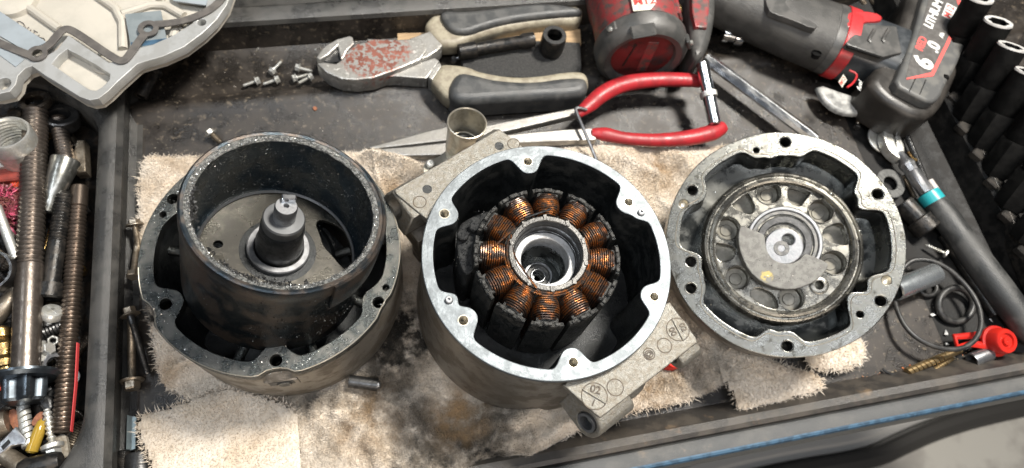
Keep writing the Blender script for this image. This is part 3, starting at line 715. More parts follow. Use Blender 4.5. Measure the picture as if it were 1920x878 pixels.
for p in big: finish('bolt_hole', MB().lathe([(.42, .004), (.40, .012), (.335, -.03), (.325, -1.2)], 28, Matrix.Translation((p.x, p.y, 0)), cap0=False, cap1=False), BROWN_RING, rh, True)
# raised inner step line on the flange face
stp = [min(r + .28, 7.2) for r in prof]
finish('gasket_groove', MB().tube([(stp[i % 360] * math.cos(math.radians(i)), stp[i % 360] * math.sin(math.radians(i)), .0) for i in range(0, 360, 2)], .03, 5, closed=True), NICKEL, rh, True)
mb = MB().loft([polar_pts([r * .999 for r in outer], -.451), polar_pts([7.5] * 360, -.9), polar_pts([7.5] * 360, -3.0), polar_pts([7.3] * 360, -3.6), polar_pts([5.2] * 360, -4.0), polar_pts([4.4] * 360, -6.2), polar_pts([4.0] * 360, -6.4)], False, True)
finish('side_wall', mb, ALU_SIDE, rh, True)
mb = MB().loft([polar_pts(prof, -.05), polar_pts(prof, -1.2), polar_pts([r * .98 for r in prof], -2.3), polar_pts([4.9] * 360, -2.4)], False, False)
finish('pocket_wall', mb, POCKET, rh, True)
RC = rz(444, 432, -.4); RX, RY = RC.x, RC.y; MR = Matrix.Translation((RX, RY, 0))
mb = MB().lathe([(5.25, -3.1), (5.2, -1.2), (5.12, -.75), (4.98, -.55), (4.86, -.5), (4.80, -.62), (4.72, -.62), (4.66, -.48), (4.5, -.42), (4.38, -.5), (4.30, -.85)], 128, MR, cap0=False, cap1=False)
finish('spigot_ring', mb, BRG_IN, rh, True)
cups = [rz(*p, -.8) for p in ((395, 245), (578, 310), (252, 370), (285, 543), (475, 615), (622, 490))]
lobes = [[(262, 272), (318, 238), (332, 262), (350, 300), (335, 320), (310, 318), (268, 296)],
         [(468, 212), (500, 212), (545, 232), (540, 252), (515, 280), (505, 295), (470, 285), (460, 250)],
         [(592, 370), (640, 348), (665, 365), (678, 410), (670, 430), (640, 428), (592, 408), (582, 388)],
         [(200, 420), (240, 425), (285, 440), (270, 480), (225, 490), (208, 462)]]
lob = []
for l in lobes:
    q = [rz(*p, -.8) for p in l]; lob.append(smooth_loop([(p.x - RX, p.y - RY) for p in q], 2))
h1 = rz(570, 570, -.8)
lob.append(smooth_loop([(p.x - RX, p.y - RY) for p in (rz(*q, -.8) for q in ((330, 590), (360, 575), (410, 600), (425, 625), (430, 655), (380, 645), (335, 615)))], 2))
holes = [circle(p.x - RX, p.y - RY, .80, 32) for p in cups] + lob + [circle(h1.x - RX, h1.y - RY, .28, 18)]
mb = MB().plate([(4.31 * math.cos(2 * PI * i / 96), 4.31 * math.sin(2 * PI * i / 96)) for i in range(96)], holes, -1.7, -.8, .06, 2, MR)
finish('web_plate', mb, BRG_IN, rh, True)
finish('web_floor', MB().lathe([(4.3, -1.72), (.1, -1.71)], 64, MR, cap0=False, cap1=False), CUPFLOOR, rh, True)
for p in cups:
    M_ = Matrix.Translation((p.x, p.y, 0)); c_ = finish('cup', MB().ring(.78, .87, -1.6, -.72, 36, .03, M_), BRG_IN, rh, True)
    sub(c_, 'cup_floor', MB().lathe([(.78, -1.55), (.72, -1.62), (.42, -1.62), (.38, -1.56), (.01, -1.55)], 32, M_, cap0=False, cap1=False), CUPFLOOR)
M_ = Matrix.Translation((h1.x, h1.y, 0)); finish('screw_boss', MB().lathe([(.62, -1.0), (.6, -.72), (.5, -.66), (.30, -.66), (.28, -1.2)], 28, M_, cap0=False, cap1=False), BRG_IN, rh, True)
bc = rz(450, 418, -.6); MBc = Matrix.Translation((bc.x, bc.y, 0))
mb = MB(); mb.ring(2.15, 2.42, -1.5, -.55, 72, .06, MBc); finish('bearing_outer_race', mb, STEEL, rh, True)
mb = MB(); mb.ring(1.9, 2.14, -1.5, -.66, 72, .03, MBc); finish('bearing_seal', mb, SEAL, rh, True)
mb = MB(); mb.ring(1.3, 1.78, -1.4, -.62, 64, .05, MBc); finish('bearing_inner_race', mb, STEEL_DK, rh, True)
ec = rz(450, 432, 0); ME = Matrix.Translation((ec.x, ec.y, 0))
eh = rz(466, 408, .1)
mb = MB().plate(circle(ec.x, ec.y, 1.22, 48), [circle(eh.x, eh.y, .37, 24)], -1.2, -.05, .08, 2)
cw = finish('eccentric', mb, STEEL, rh, True)
sub(cw, 'oil_relief', MB().ring(.22, .5, -.06, -.02, 32, .02, Matrix.Translation((*(rz(440, 440, 0)).xy, 0))), SEAL)
cwp = [rz(*p, .45) for p in ((291, 372), (298, 362), (312, 364), (372, 388), (382, 398), (383, 425), (390, 452), (410, 480), (445, 494), (480, 492), (505, 478), (520, 460), (532, 460), (592, 486), (604, 494), (600, 512), (570, 548), (520, 576), (470, 586), (420, 580), (370, 560), (325, 520), (298, 465), (287, 415))]
mb = MB().plate(smooth_loop([(p.x, p.y) for p in cwp], 1), [], -.35, .45, .07, 2); cwo = finish('counterweight', mb, SINTER, rh, True)
gp = [rz(450 + 130 * math.cos(a) * f, 432 + 130 * math.sin(a) * f, .46) for a, f in ((random.uniform(.3, 2.9), random.uniform(.6, 1.15)) for _ in range(260))]
o_ = sub(cwo, 'weight_grit', grit([p for p in gp if (p - Vector((ec.x, ec.y, .46))).length > 1.3 and (p - Vector((ec.x, ec.y, .46))).length < 2.55], .012, .035), SILV, smooth=False); o_['kind'] = 'stuff'
gp = [(RX + p[0], RY + p[1], p[2]) for p in ringpts(1500, 4.42, 5.1, -.55, zj=.08, clump=-.15)]
gp += [p for p in ringpts(200, 6.65, 7.45, 0, clump=.12)]
finish('casting_grit', grit(gp, .012, .05), MAT('bright_grit', (.07, .07, .062), (.50, .49, .45), 9, thr=(.45, .60), rough=.2, metal=.8), rh, True, smooth=False, kind='stuff')
gp = [(x, y, -2.33) for x, y in ((random.uniform(-6.4, 6.4), random.uniform(-6.4, 6.4)) for _ in range(900)) if 5.3 < math.hypot(x, y) < 6.4]
finish('pocket_drops', grit(gp, .015, .06), OIL, rh, True, smooth=False, kind='stuff')
# ------------------------------------------------------------------ terry rags
def pip(P, poly):
    x, y = P[:, 0], P[:, 1]; ins = np.zeros(len(P), bool); n = len(poly)
    for i in range(n):
        x1, y1 = poly[i]; x2, y2 = poly[(i + 1) % n]
        c = ((y1 > y) != (y2 > y)) & (x < (x2 - x1) * (y - y1) / (y2 - y1 + 1e-12) + x1); ins ^= c
    return ins
def pdist(P, poly):
    d = np.full(len(P), 1e9); n = len(poly)
    for i in range(n):
        a = np.array(poly[i]); b = np.array(poly[(i + 1) % n]); ab = b - a; L = ab @ ab + 1e-12
        t = np.clip(((P - a) @ ab) / L, 0, 1); q = a + t[:, None] * ab; d = np.minimum(d, np.hypot(*(P - q).T))
    return d
def fbm(P, sc, seed, oct=3):
    out = np.zeros(len(P))
    for o in range(oct):
        out += np.array([mnoise.noise(Vector((p[0] * sc * 2 ** o, p[1] * sc * 2 ** o, seed + o))) for p in P]) / 2 ** o
    return out
def rag(name, px, z, label, mat, height=lambda x, y: 0.0, amp=.35, sc=.16, seed=1, cell=.22, edge=.7, fuzz=30, fl=.26, jag=.12, thick=.35, smooth_it=2):
    poly = smooth_loop([at(a, b, z) for a, b in px], smooth_it); poly = [(p.x, p.y) for p in poly]
    # ragged cut edge
    poly2 = []
    for i in range(len(poly)):
        a, b = Vector(poly[i]), Vector(poly[(i + 1) % len(poly)]); k = max(1, int((b - a).length / .15))
        for j in range(k):
            p = a + (b - a) * (j / k); q = mnoise.noise(Vector((p.x * 3, p.y * 3, seed))) * jag + random.uniform(-.3, .3) * jag; poly2.append((p.x + q, p.y + q * .7))
    poly = poly2
    A = np.array(poly); x0, y0 = A.min(0) - .3; x1, y1 = A.max(0) + .3
    nx, ny = int((x1 - x0) / cell), int((y1 - y0) / cell)
    gx, gy = np.meshgrid(x0 + np.arange(nx + 1) * cell, y0 + np.arange(ny + 1) * cell); P = np.c_[gx.ravel(), gy.ravel()]
    ins = pip(P, poly); step = A[::3]; d = np.full(len(P), 9.); d[ins] = pdist(P[ins], [tuple(q) for q in step])
    d[~ins] = 0
    def H(P, d):
        s = np.clip(d / edge, 0, 1); s = np.sqrt(1 - (1 - s) ** 2)
        h = z - thick + thick * s + (amp * fbm(P, sc, seed, 2) + .06 * fbm(P, 1.6, seed + 5, 2)) * np.clip(d / 1.2, 0, 1)
        rdg = np.array([max(0, 1 - abs(mnoise.noise(Vector((x * .22 + .5 * mnoise.noise(Vector((x * .3, y * .3, seed))), y * .16, seed + 20)))) * 9) for x, y in P])
        h += .55 * amp * rdg ** 1.5 * np.clip(d / 1.0, 0, 1)
        h += np.array([height(x, y) for x, y in P]) * np.clip(d / .8, 0, 1)
        return np.maximum(h, .06)
    hz = np.zeros(len(P)); hz[ins] = H(P[ins], d[ins])
    idx = -np.ones(len(P), int); keep = np.where(ins)[0]; idx[keep] = np.arange(len(keep))
    q = np.arange((nx + 1) * ny).reshape(ny, nx + 1)[:, :nx].ravel()
    F = np.c_[q, q + 1, q + nx + 2, q + nx + 1]; F = F[(idx[F] >= 0).all(1)]; F = idx[F]
    V = [(P[i, 0], P[i, 1], hz[i]) for i in keep]
    mb = MB(); mb.v = V; mb.f = [tuple(int(a) for a in f) for f in F]
    o = finish(name, mb, mat, angle=180); tag(o, label, 'rag')
    # pile: small curved tufts
    n = int(fuzz * len(keep) * cell * cell * 10)
    R = RNG.uniform((x0, y0), (x1, y1), (int(n * 1.6), 2)); R = R[pip(R, poly)][:n]
    # height by bilinear lookup
    fx = (R[:, 0] - x0) / cell; fy = (R[:, 1] - y0) / cell; ix = fx.astype(int); iy = fy.astype(int)
    HZ = hz.reshape(ny + 1, nx + 1); IN = ins.reshape(ny + 1, nx + 1)
    ix = np.clip(ix, 0, nx - 1); iy = np.clip(iy, 0, ny - 1); tx = fx - ix; ty = fy - iy
    ww = [(1 - tx) * (1 - ty), tx * (1 - ty), (1 - tx) * ty, tx * ty]
    hh = [HZ[iy, ix], HZ[iy, ix + 1], HZ[iy + 1, ix], HZ[iy + 1, ix + 1]]; ii = [IN[iy, ix], IN[iy, ix + 1], IN[iy + 1, ix], IN[iy + 1, ix + 1]]
    den = sum(w * i for w, i in zip(ww, ii)) + 1e-6; Z = sum(w * h * i for w, h, i in zip(ww, hh, ii)) / den
    ok = den > .2; R = R[ok]; Z = Z[ok]; m = len(R)
    cl = np.array([mnoise.noise_vector(Vector((p[0] * 1.1, p[1] * 1.1, seed))) for p in R[::4]])
    cl = np.repeat(cl, 4, 0)[:m]
    if len(cl) < m: cl = np.r_[cl, cl[:m - len(cl)]]
    # loose threads along the cut edge
    E_ = A[::1]; cN = A.mean(0); eN = len(E_); nE = eN * 5; k_ = RNG.integers(0, eN, nE); Pe = E_[k_] + RNG.normal(0, .05, (nE, 2))
    tg = E_[(k_ + 2) % eN] - E_[k_ - 2]; tg /= np.hypot(*tg.T)[:, None] + 1e-9; nrm_ = np.c_[tg[:, 1], -tg[:, 0]]
    ar = np.sum(E_[:, 0] * np.roll(E_[:, 1], -1) - np.roll(E_[:, 0], -1) * E_[:, 1]); nrm_ *= np.sign(ar)
    dirv = cl[:, :2] * 1.6 + RNG.normal(0, .45, (m, 2)); L = fl * RNG.uniform(.5, 1.2, m)
    R = np.r_[R, Pe - nrm_ * .06]; Z = np.r_[Z, np.full(nE, z - thick * .75) + RNG.uniform(0, .2, nE)]
    dirv = np.r_[dirv, nrm_ * RNG.uniform(.6, 1.6, (nE, 1)) + RNG.normal(0, .6, (nE, 2))]; L = np.r_[L, .11 * RNG.uniform(.4, 1.6, nE) ** 2]; m = len(R)
    a = RNG.uniform(0, 2 * PI, m); wv = np.c_[np.cos(a), np.sin(a)] * .024
    b0 = np.c_[R - wv, Z - .03]; b1 = np.c_[R + wv, Z - .03]
    mid_ = np.c_[R + dirv * L[:, None] * .4, Z + L * .58]; tip = np.c_[R + dirv * L[:, None] * .95 + RNG.normal(0, .03, (m, 2)), Z + L * .62]
    m1 = mid_.copy(); m1[:, :2] -= wv * .8; m2 = mid_.copy(); m2[:, :2] += wv * .8
    VV = np.stack([b0, b1, m2, m1, tip], 1).reshape(-1, 3)
    k = np.arange(m)[:, None] * 5
    quads = k + np.array([0, 1, 2, 3]); tris = k + np.array([3, 2, 4])
    me = bpy.data.meshes.new('terry_pile'); me.vertices.add(len(VV)); me.vertices.foreach_set('co', VV.ravel())
    lp = np.concatenate([quads, tris], 1).ravel(); me.loops.add(len(lp)); me.loops.foreach_set('vertex_index', lp.astype(np.int32))
    st = (np.arange(m)[:, None] * 7 + np.array([0, 4])).ravel(); me.polygons.add(2 * m); me.polygons.foreach_set('loop_start', st.astype(np.int32))
    me.update(calc_edges=True); me.validate(); me.polygons.foreach_set('use_smooth', [True] * (2 * m)); me.materials.append(mat)
    t = bpy.data.objects.new('terry_pile', me); COL.objects.link(t); t.parent = o; t['kind'] = 'stuff'
    return o
BLK = (.016, .015, .013); BRN = (.36, .24, .13); GRY = (.17, .145, .115)
def st(px, py, r, c=BLK, k=1.0, z=.8): return (tuple(at(px, py, z)), r * 1.15, c, k, .7 if c is not BLK else .9)
TERRY = MAT('beige_terry', (.74, .665, .57), (.66, .57, .46), .5, thr=(.40, .62), rough=.95, spec=.1, bump=.3, bscale=9, sheen=.15,
    stains=[st(735, 640, 3.4, BLK, 2.2), st(700, 560, 3.0, BLK, 2.0), st(820, 845, 2.6, BLK, 1.5), st(775, 790, 1.8, BLK, 1.2), st(930, 800, 3.2, GRY, 1.6), st(820, 830, 4.5, GRY, 1.3), st(720, 720, 4.0, GRY, 1.3), st(640, 820, 3.0, GRY, .6), st(900, 860, 2.6, BLK, 1.2), st(640, 750, 1.2, BLK, 1.1), st(590, 755, 1.1, BLK, 1.0), st(1000, 830, 2.2, GRY, 1.3),
            st(680, 800, 3.2, BRN, .6), st(560, 700, 3.0, GRY, 1.0), st(860, 790, 2.6, BRN, 1.2), st(1230, 690, 3.4, GRY, 1.1), st(1210, 720, 3.4, BRN, .8), st(1230, 320, 2.4, BRN, .9), st(1340, 700, 2.6, GRY, .8), st(1180, 290, 2.2, BRN, .5), st(330, 330, 3.2, BRN, .5), st(285, 520, 2.0, BLK, 1.1), st(275, 600, 1.6, BLK, 1.1), st(300, 700, 2.0, BRN, .6), st(745, 350, 1.8, BRN, .8), st(760, 330, 1.2, BLK, .7), st(1380, 300, 2.5, BRN, .5), st(980, 270, 2.0, BRN, .4), st(1500, 690, 1.8, BRN, .5)])
TERRY2 = MAT('pale_flat_terry', (.68, .61, .52), (.60, .52, .42), .5, thr=(.4, .65), rough=.95, spec=.1, bump=.4, bscale=8, stains=[st(430, 770, 1.6, BRN, .7), st(400, 745, 1.5, GRY, .8), st(470, 850, 2.5, BRN, .4), st(300, 830, 2.0, BRN, .35)])
def bumpf(px, py, h, s, z=1, sy=None):
    c = at(px, py, z); sy = sy or s
    return lambda x, y: h * math.exp(-((x - c.x) / s) ** 2 - ((y - c.y) / sy) ** 2)
hb = [bumpf(740, 300, 1.3, 3.2, 1, 1.4), bumpf(1120, 290, 1.0, 5.5, 1, 1.3), bumpf(1300, 300, .8, 3, 1, 1.2), bumpf(620, 760, .5, 1.6), bumpf(960, 770, .8, 2, 1, 2), bumpf(1050, 800, 1.2, 2.4, 1, 1.6), bumpf(720, 780, .5, 1.8), bumpf(880, 830, .5, 1.6)]
RDG = [((640, 770), (720, 870), .7, .5), ((900, 815), (1000, 770), .9, .6), ((860, 870), (990, 820), .8, .6), ((1000, 850), (1080, 800), .8, .5), ((590, 760), (640, 860), .5, .45), ((760, 760), (850, 860), .6, .6), ((1230, 700), (1330, 740), .5, .5), ((1180, 740), (1280, 690), .5, .5), ((690, 300), (820, 300), .7, .5), ((1060, 300), (1240, 330), .5, .5), ((290, 320), (330, 420), .3, .5), ((1240, 300), (1320, 330), .5, .5)]
RDG = [(at(*a, 1), at(*b, 1), h, w) for a, b, h, w in RDG]
def ridges(x, y):
    s = 0
    for a, b, h, w in RDG:
        dx, dy = b.x - a.x, b.y - a.y; L = dx * dx + dy * dy; t = max(0, min(1, ((x - a.x) * dx + (y - a.y) * dy) / L)); k = .35 * math.sin(t * 5 + a.x)
        d = math.hypot(x - a.x - t * dx + k * .5, y - a.y - t * dy + k); s += h * math.exp(-(d / w) ** 2)
    return s
def fold(x, y):
    s = sum(f(x, y) for f in hb) + ridges(x, y)
    return s + .16 * math.sin(x * 1.1 + 1.2 * math.sin(y * .5)) * (1 if y < 10 else .5)
rag('shop_rag', [(262, 290), (300, 292), (345, 290), (420, 300), (560, 290), (652, 284), (700, 284), (770, 300), (830, 296), (930, 280), (985, 268), (1060, 272), (1150, 268), (1240, 276), (1330, 278), (1400, 262), (1440, 300), (1420, 420), (1400, 560), (1380, 650), (1378, 715), (1270, 762), (1190, 770), (1130, 800), (1080, 810), (1040, 840), (990, 880), (900, 930), (600, 940), (470, 920), (430, 800), (330, 745), (300, 720), (285, 650), (272, 560), (262, 480), (256, 400)],
    .85, 'dirty beige terry rag spread under the three motor housings', TERRY, fold, amp=.55, sc=.17, seed=3, fuzz=40, fl=.17, cell=.17)
rag('rag_fold', [(1345, 640), (1400, 655), (1500, 690), (1548, 700), (1552, 730), (1500, 745), (1450, 758), (1400, 776), (1386, 770), (1378, 740), (1350, 700)], 1.35, 'beige rag corner hanging over the tray lip below the tilted round housing', TERRY, amp=.25, sc=.3, seed=8, fuzz=22, thick=.7)
rag('rag_tuft', [(1505, 640), (1560, 620), (1615, 628), (1632, 650), (1622, 685), (1575, 697), (1520, 690)], 1.1, 'small pale terry lobe poking out behind the tilted round housing', TERRY, amp=.25, sc=.3, seed=12, fuzz=22, thick=.7)
rag('flat_rag', [(248, 780), (300, 768), (380, 738), (420, 722), (520, 745), (560, 770), (566, 800), (566, 950), (400, 960), (300, 930), (280, 878), (262, 830)], 1.75, 'flat pale rag with a straight cut edge at the lower left of the housings', TERRY2, amp=.10, sc=.2, seed=15, fuzz=14, fl=.13, thick=.35, jag=.06, smooth_it=1)

# ------------------------------------------------------------------ generic hardware
def hexpts(r, ph=0, n=6): return [(r * math.cos(ph + 2 * PI * i / n), r * math.sin(ph + 2 * PI * i / n)) for i in range(n)]
def thread_prof(r, z0, z1, pitch, dep):
    k = max(1, int((z1 - z0) / pitch)); out = []
    for i in range(k):
        z = z0 + (z1 - z0) * i / k; out += [(r - dep, z), (r, z + (z1 - z0) / k * .45), (r, z + (z1 - z0) / k * .55)]
    out.append((r - dep, z1)); return out
def bolt(name, label, ph, pt, r, hr, hl, mat, hmat=None, flange=0, smooth_frac=0.0, group=None, cat='bolt', n=16, pitch=.12, head='hex', washer=None):
    """ph = head outer face centre, pt = shank tip (world)"""
    ph, pt = Vector(ph), Vector(pt); L = (pt - ph).length; M = zframe(ph, pt); hmat = hmat or mat
    t = thing(name, label, cat, tuple(ph), group)
    mb = MB()
    if head == 'hex':
        mb.loft([[(x, y, 0) for x, y in hexpts(hr * .86)], [(x, y, hl * .15) for x, y in hexpts(hr)], [(x, y, hl) for x, y in hexpts(hr)]], M=M)
    elif head == 'round':
        mb.lathe([(hr * .5, 0), (hr * .86, hl * .12), (hr, hl * .45), (hr, hl)], 24, M)
        mb.box((0, 0, 0), (hr * 1.2, hr * .25, .08), M); mb.box((0, 0, 0), (hr * .25, hr * 1.2, .08), M)
    elif head == 'torx':
        mb.loft([[((hr * (1 + .16 * math.cos(6 * a))) * s * math.cos(a), (hr * (1 + .16 * math.cos(6 * a))) * s * math.sin(a), z) for a in [2 * PI * i / 48 for i in range(48)]] for z, s in ((0, .8), (hl * .12, .95), (hl, 1.0))], M=M)
    elif head == 'socket':
        mb.lathe([(hr * .5, hl * .5), (hr * .5, .02), (hr * .8, 0), (hr, hl * .1), (hr, hl)], 28, M)
    if flange: mb.lathe([(hr, hl - .02), (flange * .9, hl), (flange, hl + flange * .12), (flange, hl + flange * .2), (r, hl + flange * .2)], 32, M, cap0=False, cap1=False)
    finish('bolt_head', mb, hmat, t)
    zs0 = hl + (flange * .2 if flange else 0)
    zm = zs0 + (L - zs0) * smooth_frac
    pr = [(r, zs0)] + ([(r, zm)] if smooth_frac else [])
    pr += thread_prof(r, zm, L - r * .3, pitch, pitch * .35) + [(r * .7, L)]
    finish('threaded_shank', MB().lathe(pr, n, M, cap0=False), mat, t)
    if washer:
        mb = MB().lathe([(r + .02, zs0 + .02), (washer * .95, zs0 + .1), (washer, zs0 + .22), (washer, zs0 + .34), (r + .02, zs0 + .5)], 40, M, cap0=False, cap1=False); finish('washer', mb, hmat, t)
    return t
def rod(name, label, p0, p1, r, mat, cat, pitch=.2, n=20, r2=None, group=None, plain0=0.0, plain1=0.0, dep=None):
    p0, p1 = Vector(p0), Vector(p1); L = (p1 - p0).length; M = zframe(p0, p1)
    t = thing(name, label, cat, tuple(p0), group)
    dep = dep or pitch * .35
    pr = [(r * .8, 0), (r, r * .15)]
    if plain0: pr.append((r, plain0))
    pr += thread_prof(r, max(plain0, r * .2), L - plain1 - .05, pitch, dep)
    if plain1: pr += [(r * .97, L - plain1), (r * .97, L - r * .2)]
    pr.append((r * .8, L))
    finish('thread', MB().lathe(pr, n, M), mat, t); return t
def tube_thing(name, label, cat, profile, p0, p1, mat, n=32, part='body', group=None, extra=None):
    t = thing(name, label, cat, tuple(p0), group); M = zframe(p0, p1)
    finish(part, MB().lathe(profile, n, M, cap0=False, cap1=False), mat, t)
    return t, M
OLD = MAT('old_dark_steel', (.20, .175, .15), (.09, .075, .06), 1.2, rough=.32, rough2=.5, metal=.85, bump=.25, bscale=9, wear=((.30, .27, .22), 3, .60, .7))
OLDB = MAT('brown_oiled_steel', (.36, .31, .245), (.17, .14, .105), 1.2, rough=.32, rough2=.5, metal=.85, bump=.2, bscale=9)
BLKST = MAT('black_oxide', (.022, .022, .022), (.05, .045, .04), 2, rough=.3, rough2=.45, metal=.6, bump=.2, bscale=9)
BRASS = MAT('brass', (.40, .28, .11), (.20, .13, .06), 3, rough=.25, rough2=.4, metal=.95, bump=.2, bscale=12)

# ---- bolts at the left of the rag
bolt('flange_bolt', 'tan hex flange bolt lying down the left edge of the rag, beside the lowest one', at(240, 577, 1.2), at(277, 702, .6), .22, .42, .45, STEEL_DK, OLDB, flange=.62, pitch=.1, smooth_frac=.15)
bolt('flange_bolt', 'lowest of the long flange bolts, hex head near the rag corner', at(248, 731, .9), at(246, 590, .7), .25, .50, .5, OLDB, OLDB, flange=.72, pitch=.1)
bolt('flange_bolt', 'flange bolt with its tan hex head facing up beside the round flange', at(249, 520, 1.5), at(258, 452, .7), .20, .44, .35, OLDB, OLDB, flange=.0, pitch=.1, smooth_frac=.6)
bolt('flange_bolt', 'uppermost bolt left of the rag, its washer head against the rag edge', at(251, 412, 1.4), at(262, 478, .7), .2, .40, .3, OLDB, OLDB, flange=.58, pitch=.1)
bolt('flange_bolt', 'grey bolt shank showing under the rag edge left of the round housing', at(352, 690, .5), at(342, 765, .5), .3, .36, .3, STEEL, STEEL, pitch=.14)
t = thing('steel_pin', 'short dark steel pin half under the rag between the two left housings', 'pin', tuple(at(655, 715, 1.6)))
finish('pin_body', MB().tube([at(655, 715, 1.7), at(708, 722, 1.7)], [.42, .42], 20), STEEL_DK, t); finish('pin_end', MB().tube([at(708, 722, 1.7), at(713, 722, 1.75)], [.3, .18], 16), STEEL, t)
t = thing('metal_strip', 'flat blue-grey metal strip at the bottom beside the divider', 'strip', tuple(at(245, 810, .6)))
finish('strip', MB().plate([at(*p, .6).xy for p in ((238, 778), (256, 782), (254, 842), (236, 848))], [], .5, .62, .02), MAT('blue_grey_metal', (.17, .21, .22), rough=.4, metal=.6), t)
tube_thing('dark_tube', 'dark tube end under the strip at the bottom beside the divider', 'tube', [(.75, 0), (.8, .1), (.8, 3.5), (.6, 3.6), (.55, 0)], at(262, 850, .8), at(262, 930, .8), STEEL_DK)
rod('threaded_end', 'fine black threaded end at the bottom edge by the divider', at(232, 845, .6), at(232, 900, .6), .4, BLKST, 'rod', .1)
# ---- small zinc screws behind the ridge
def screw(px0, px1, label, z=.35, mat=None):
    return bolt('small_screw', label, at(*px0, z + .1), at(*px1, z), .14, .30, .26, mat or ZINC, flange=.36, pitch=.07, n=12, group='zinc screws left of the cutters')
screw((507, 137), (527, 116), 'zinc screw standing apart, uppermost of the small screws left of the cutters')
screw((487, 150), (456, 161), 'zinc screw lying furthest left in the small screw row')
screw((524, 148), (494, 158), 'second zinc screw from the left in the small screw row')
screw((554, 126), (586, 134), 'zinc screw nearest the cutter jaws, pointing right')
screw((548, 148), (578, 140), 'zinc screw crossing under another, head to the left')
screw((586, 142), (560, 156), 'zinc screw crossing another, head to the right', .5)
bolt('small_screw', 'flange screw lying alone above the black drum', at(390, 245, .8), at(414, 268, .4), .2, .33, .3, OLDB, ZINC, flange=.42, pitch=.08)
t, M_ = tube_thing('dark_sleeve', 'dark cylindrical spacer under the edge of the cover plate', 'spacer', [(.3, .1), (.42, .02), (.5, .1), (.5, 2.1), (.62, 2.2), (.62, 2.5), (.5, 2.6)], at(263, 183, .9), at(290, 133, 1.2), BLKST)

# ---- towel-side chrome socket (tilted cup behind the middle housing)
t = thing('spout_fitting', 'yellowish metal cup fitting standing behind the middle housing', 'fitting', tuple(at(868, 300, 2)))
pt_, pb_ = at(875.5, 229, 8.2), at(858, 300, 4.6); d_ = (Vector((.03, -.02, 1))).normalized()
pt_ = at(876, 230, 7.6); M_ = Matrix.Translation(pt_) @ Vector((.06, .10, 1)).to_track_quat('Z', 'Y').to_matrix().to_4x4()
mb = MB().lathe([(1.12, -4.6), (1.22, -3.6), (1.27, -2.6), (1.30, -.3), (1.37, -.18), (1.37, -.03), (1.30, 0), (1.25, -.06), (1.24, -1.3), (1.12, -1.5), (1.1, -2.4), (.85, -2.5), (.01, -2.7)], 64, M_, cap1=False)
finish('cup', mb, NICKEL, t)
finish('inner_seal', MB().lathe([(.95, -2.3), (.8, -2.15), (.7, -2.3), (.01, -2.4)], 32, M_, cap0=False, cap1=False), SOOT, t)
finish('ear', MB().plate(smooth_loop([at(*p, 4.2).xy for p in ((790, 318), (800, 300), (822, 296), (850, 270), (880, 285), (860, 310), (815, 322), (798, 330))], 2), [], 3.7, 4.3, .1, 2), NICKEL, t)
finish('screw', MB().lathe([(.3, 0), (.3, .22), (.22, .28), (.12, .28), (.1, .15)], 20, Matrix.Translation(at(807, 309, 4.4)), cap0=False), ZINC, t)
finish('tab', MB().box((0, 0, 0), (.35, .2, .9), Matrix.Translation(at(858, 277, 5.4)), .05), NICKEL, t)
finish('foot', MB().lathe([(1.1, 0), (1.1, 3.2)], 24, Matrix.Translation((pt_.x - .3, pt_.y - .45, .3))), NICKEL, t)

# ---- diagonal cutters
JAW = MAT('worn_pliers_steel', (.42, .41, .385), (.28, .27, .25), 1.0, rough=.36, rough2=.5, metal=.6, bump=.2, bscale=8, wear=((.56, .55, .52), 2.6, .56, .64),
          stains=[(tuple(at(700, 108, 2.2)), 2.7, (.30, .12, .09), 2.0, 2.6), (tuple(at(735, 98, 2.2)), 1.9, (.30, .12, .09), 1.8, 2.6), (tuple(at(668, 112, 2.2)), 1.5, (.28, .11, .08), 1.6, 2.6)])
GRIPB = MAT('beige_grip', (.30, .27, .20), (.22, .19, .14), 1.4, rough=.5, bump=.2, bscale=10)
GRIPG = MAT('grey_black_grip', (.045, .047, .048), (.075, .075, .073), 1.0, rough=.38, rough2=.5, bump=.25, bscale=14, spec=.5)
cut = thing('diagonal_cutters', 'large diagonal cutters with rusty joint and grey-beige handles, lying open', 'cutters', tuple(at(800, 110, 1)))
def W2(l, z): return [at(*p, z).xy for p in l]
finish('upper_jaw', MB().plate(W2([(593, 108), (600, 96), (612, 84), (632, 73), (655, 67), (661, 69), (664, 82), (650, 96), (646, 106), (640, 112), (636, 100), (633, 86), (615, 103), (600, 112)], 1.9), [], .7, 1.9, .12, 2), JAW, cut)
finish('lower_jaw', MB().plate(W2([(594, 119), (606, 116), (630, 119), (640, 112), (650, 96), (668, 82), (688, 78), (688, 72), (745, 74), (790, 72), (800, 95), (788, 112), (760, 124), (735, 134), (700, 146), (668, 150), (640, 148), (612, 136)], 2.3), [], .7, 2.3, .14, 2), JAW, cut)
finish('cutting_edge', MB().plate(W2([(600, 111), (615, 102), (634, 84), (642, 100), (640, 114), (615, 118)], 1.5), [], .7, 1.5, .05), STEEL_DK, cut)
finish('neck', MB().plate(W2([(768, 72), (806, 58), (830, 84), (824, 92), (800, 108), (778, 112), (790, 95)], 2.1), [], .7, 2.1, .12, 2), JAW, cut)
finish('lower_arm', MB().plate(W2([(690, 146), (735, 134), (775, 120), (815, 108), (824, 114), (812, 132), (800, 147), (780, 146), (740, 143)], 1.8), [], .6, 1.8, .12, 2), JAW, cut)
finish('lower_collar', MB().plate(W2([(803, 145), (812, 127), (824, 116), (828, 124), (820, 136), (810, 150)], 2.1), [], .6, 2.1, .08, 2), JAW, cut)
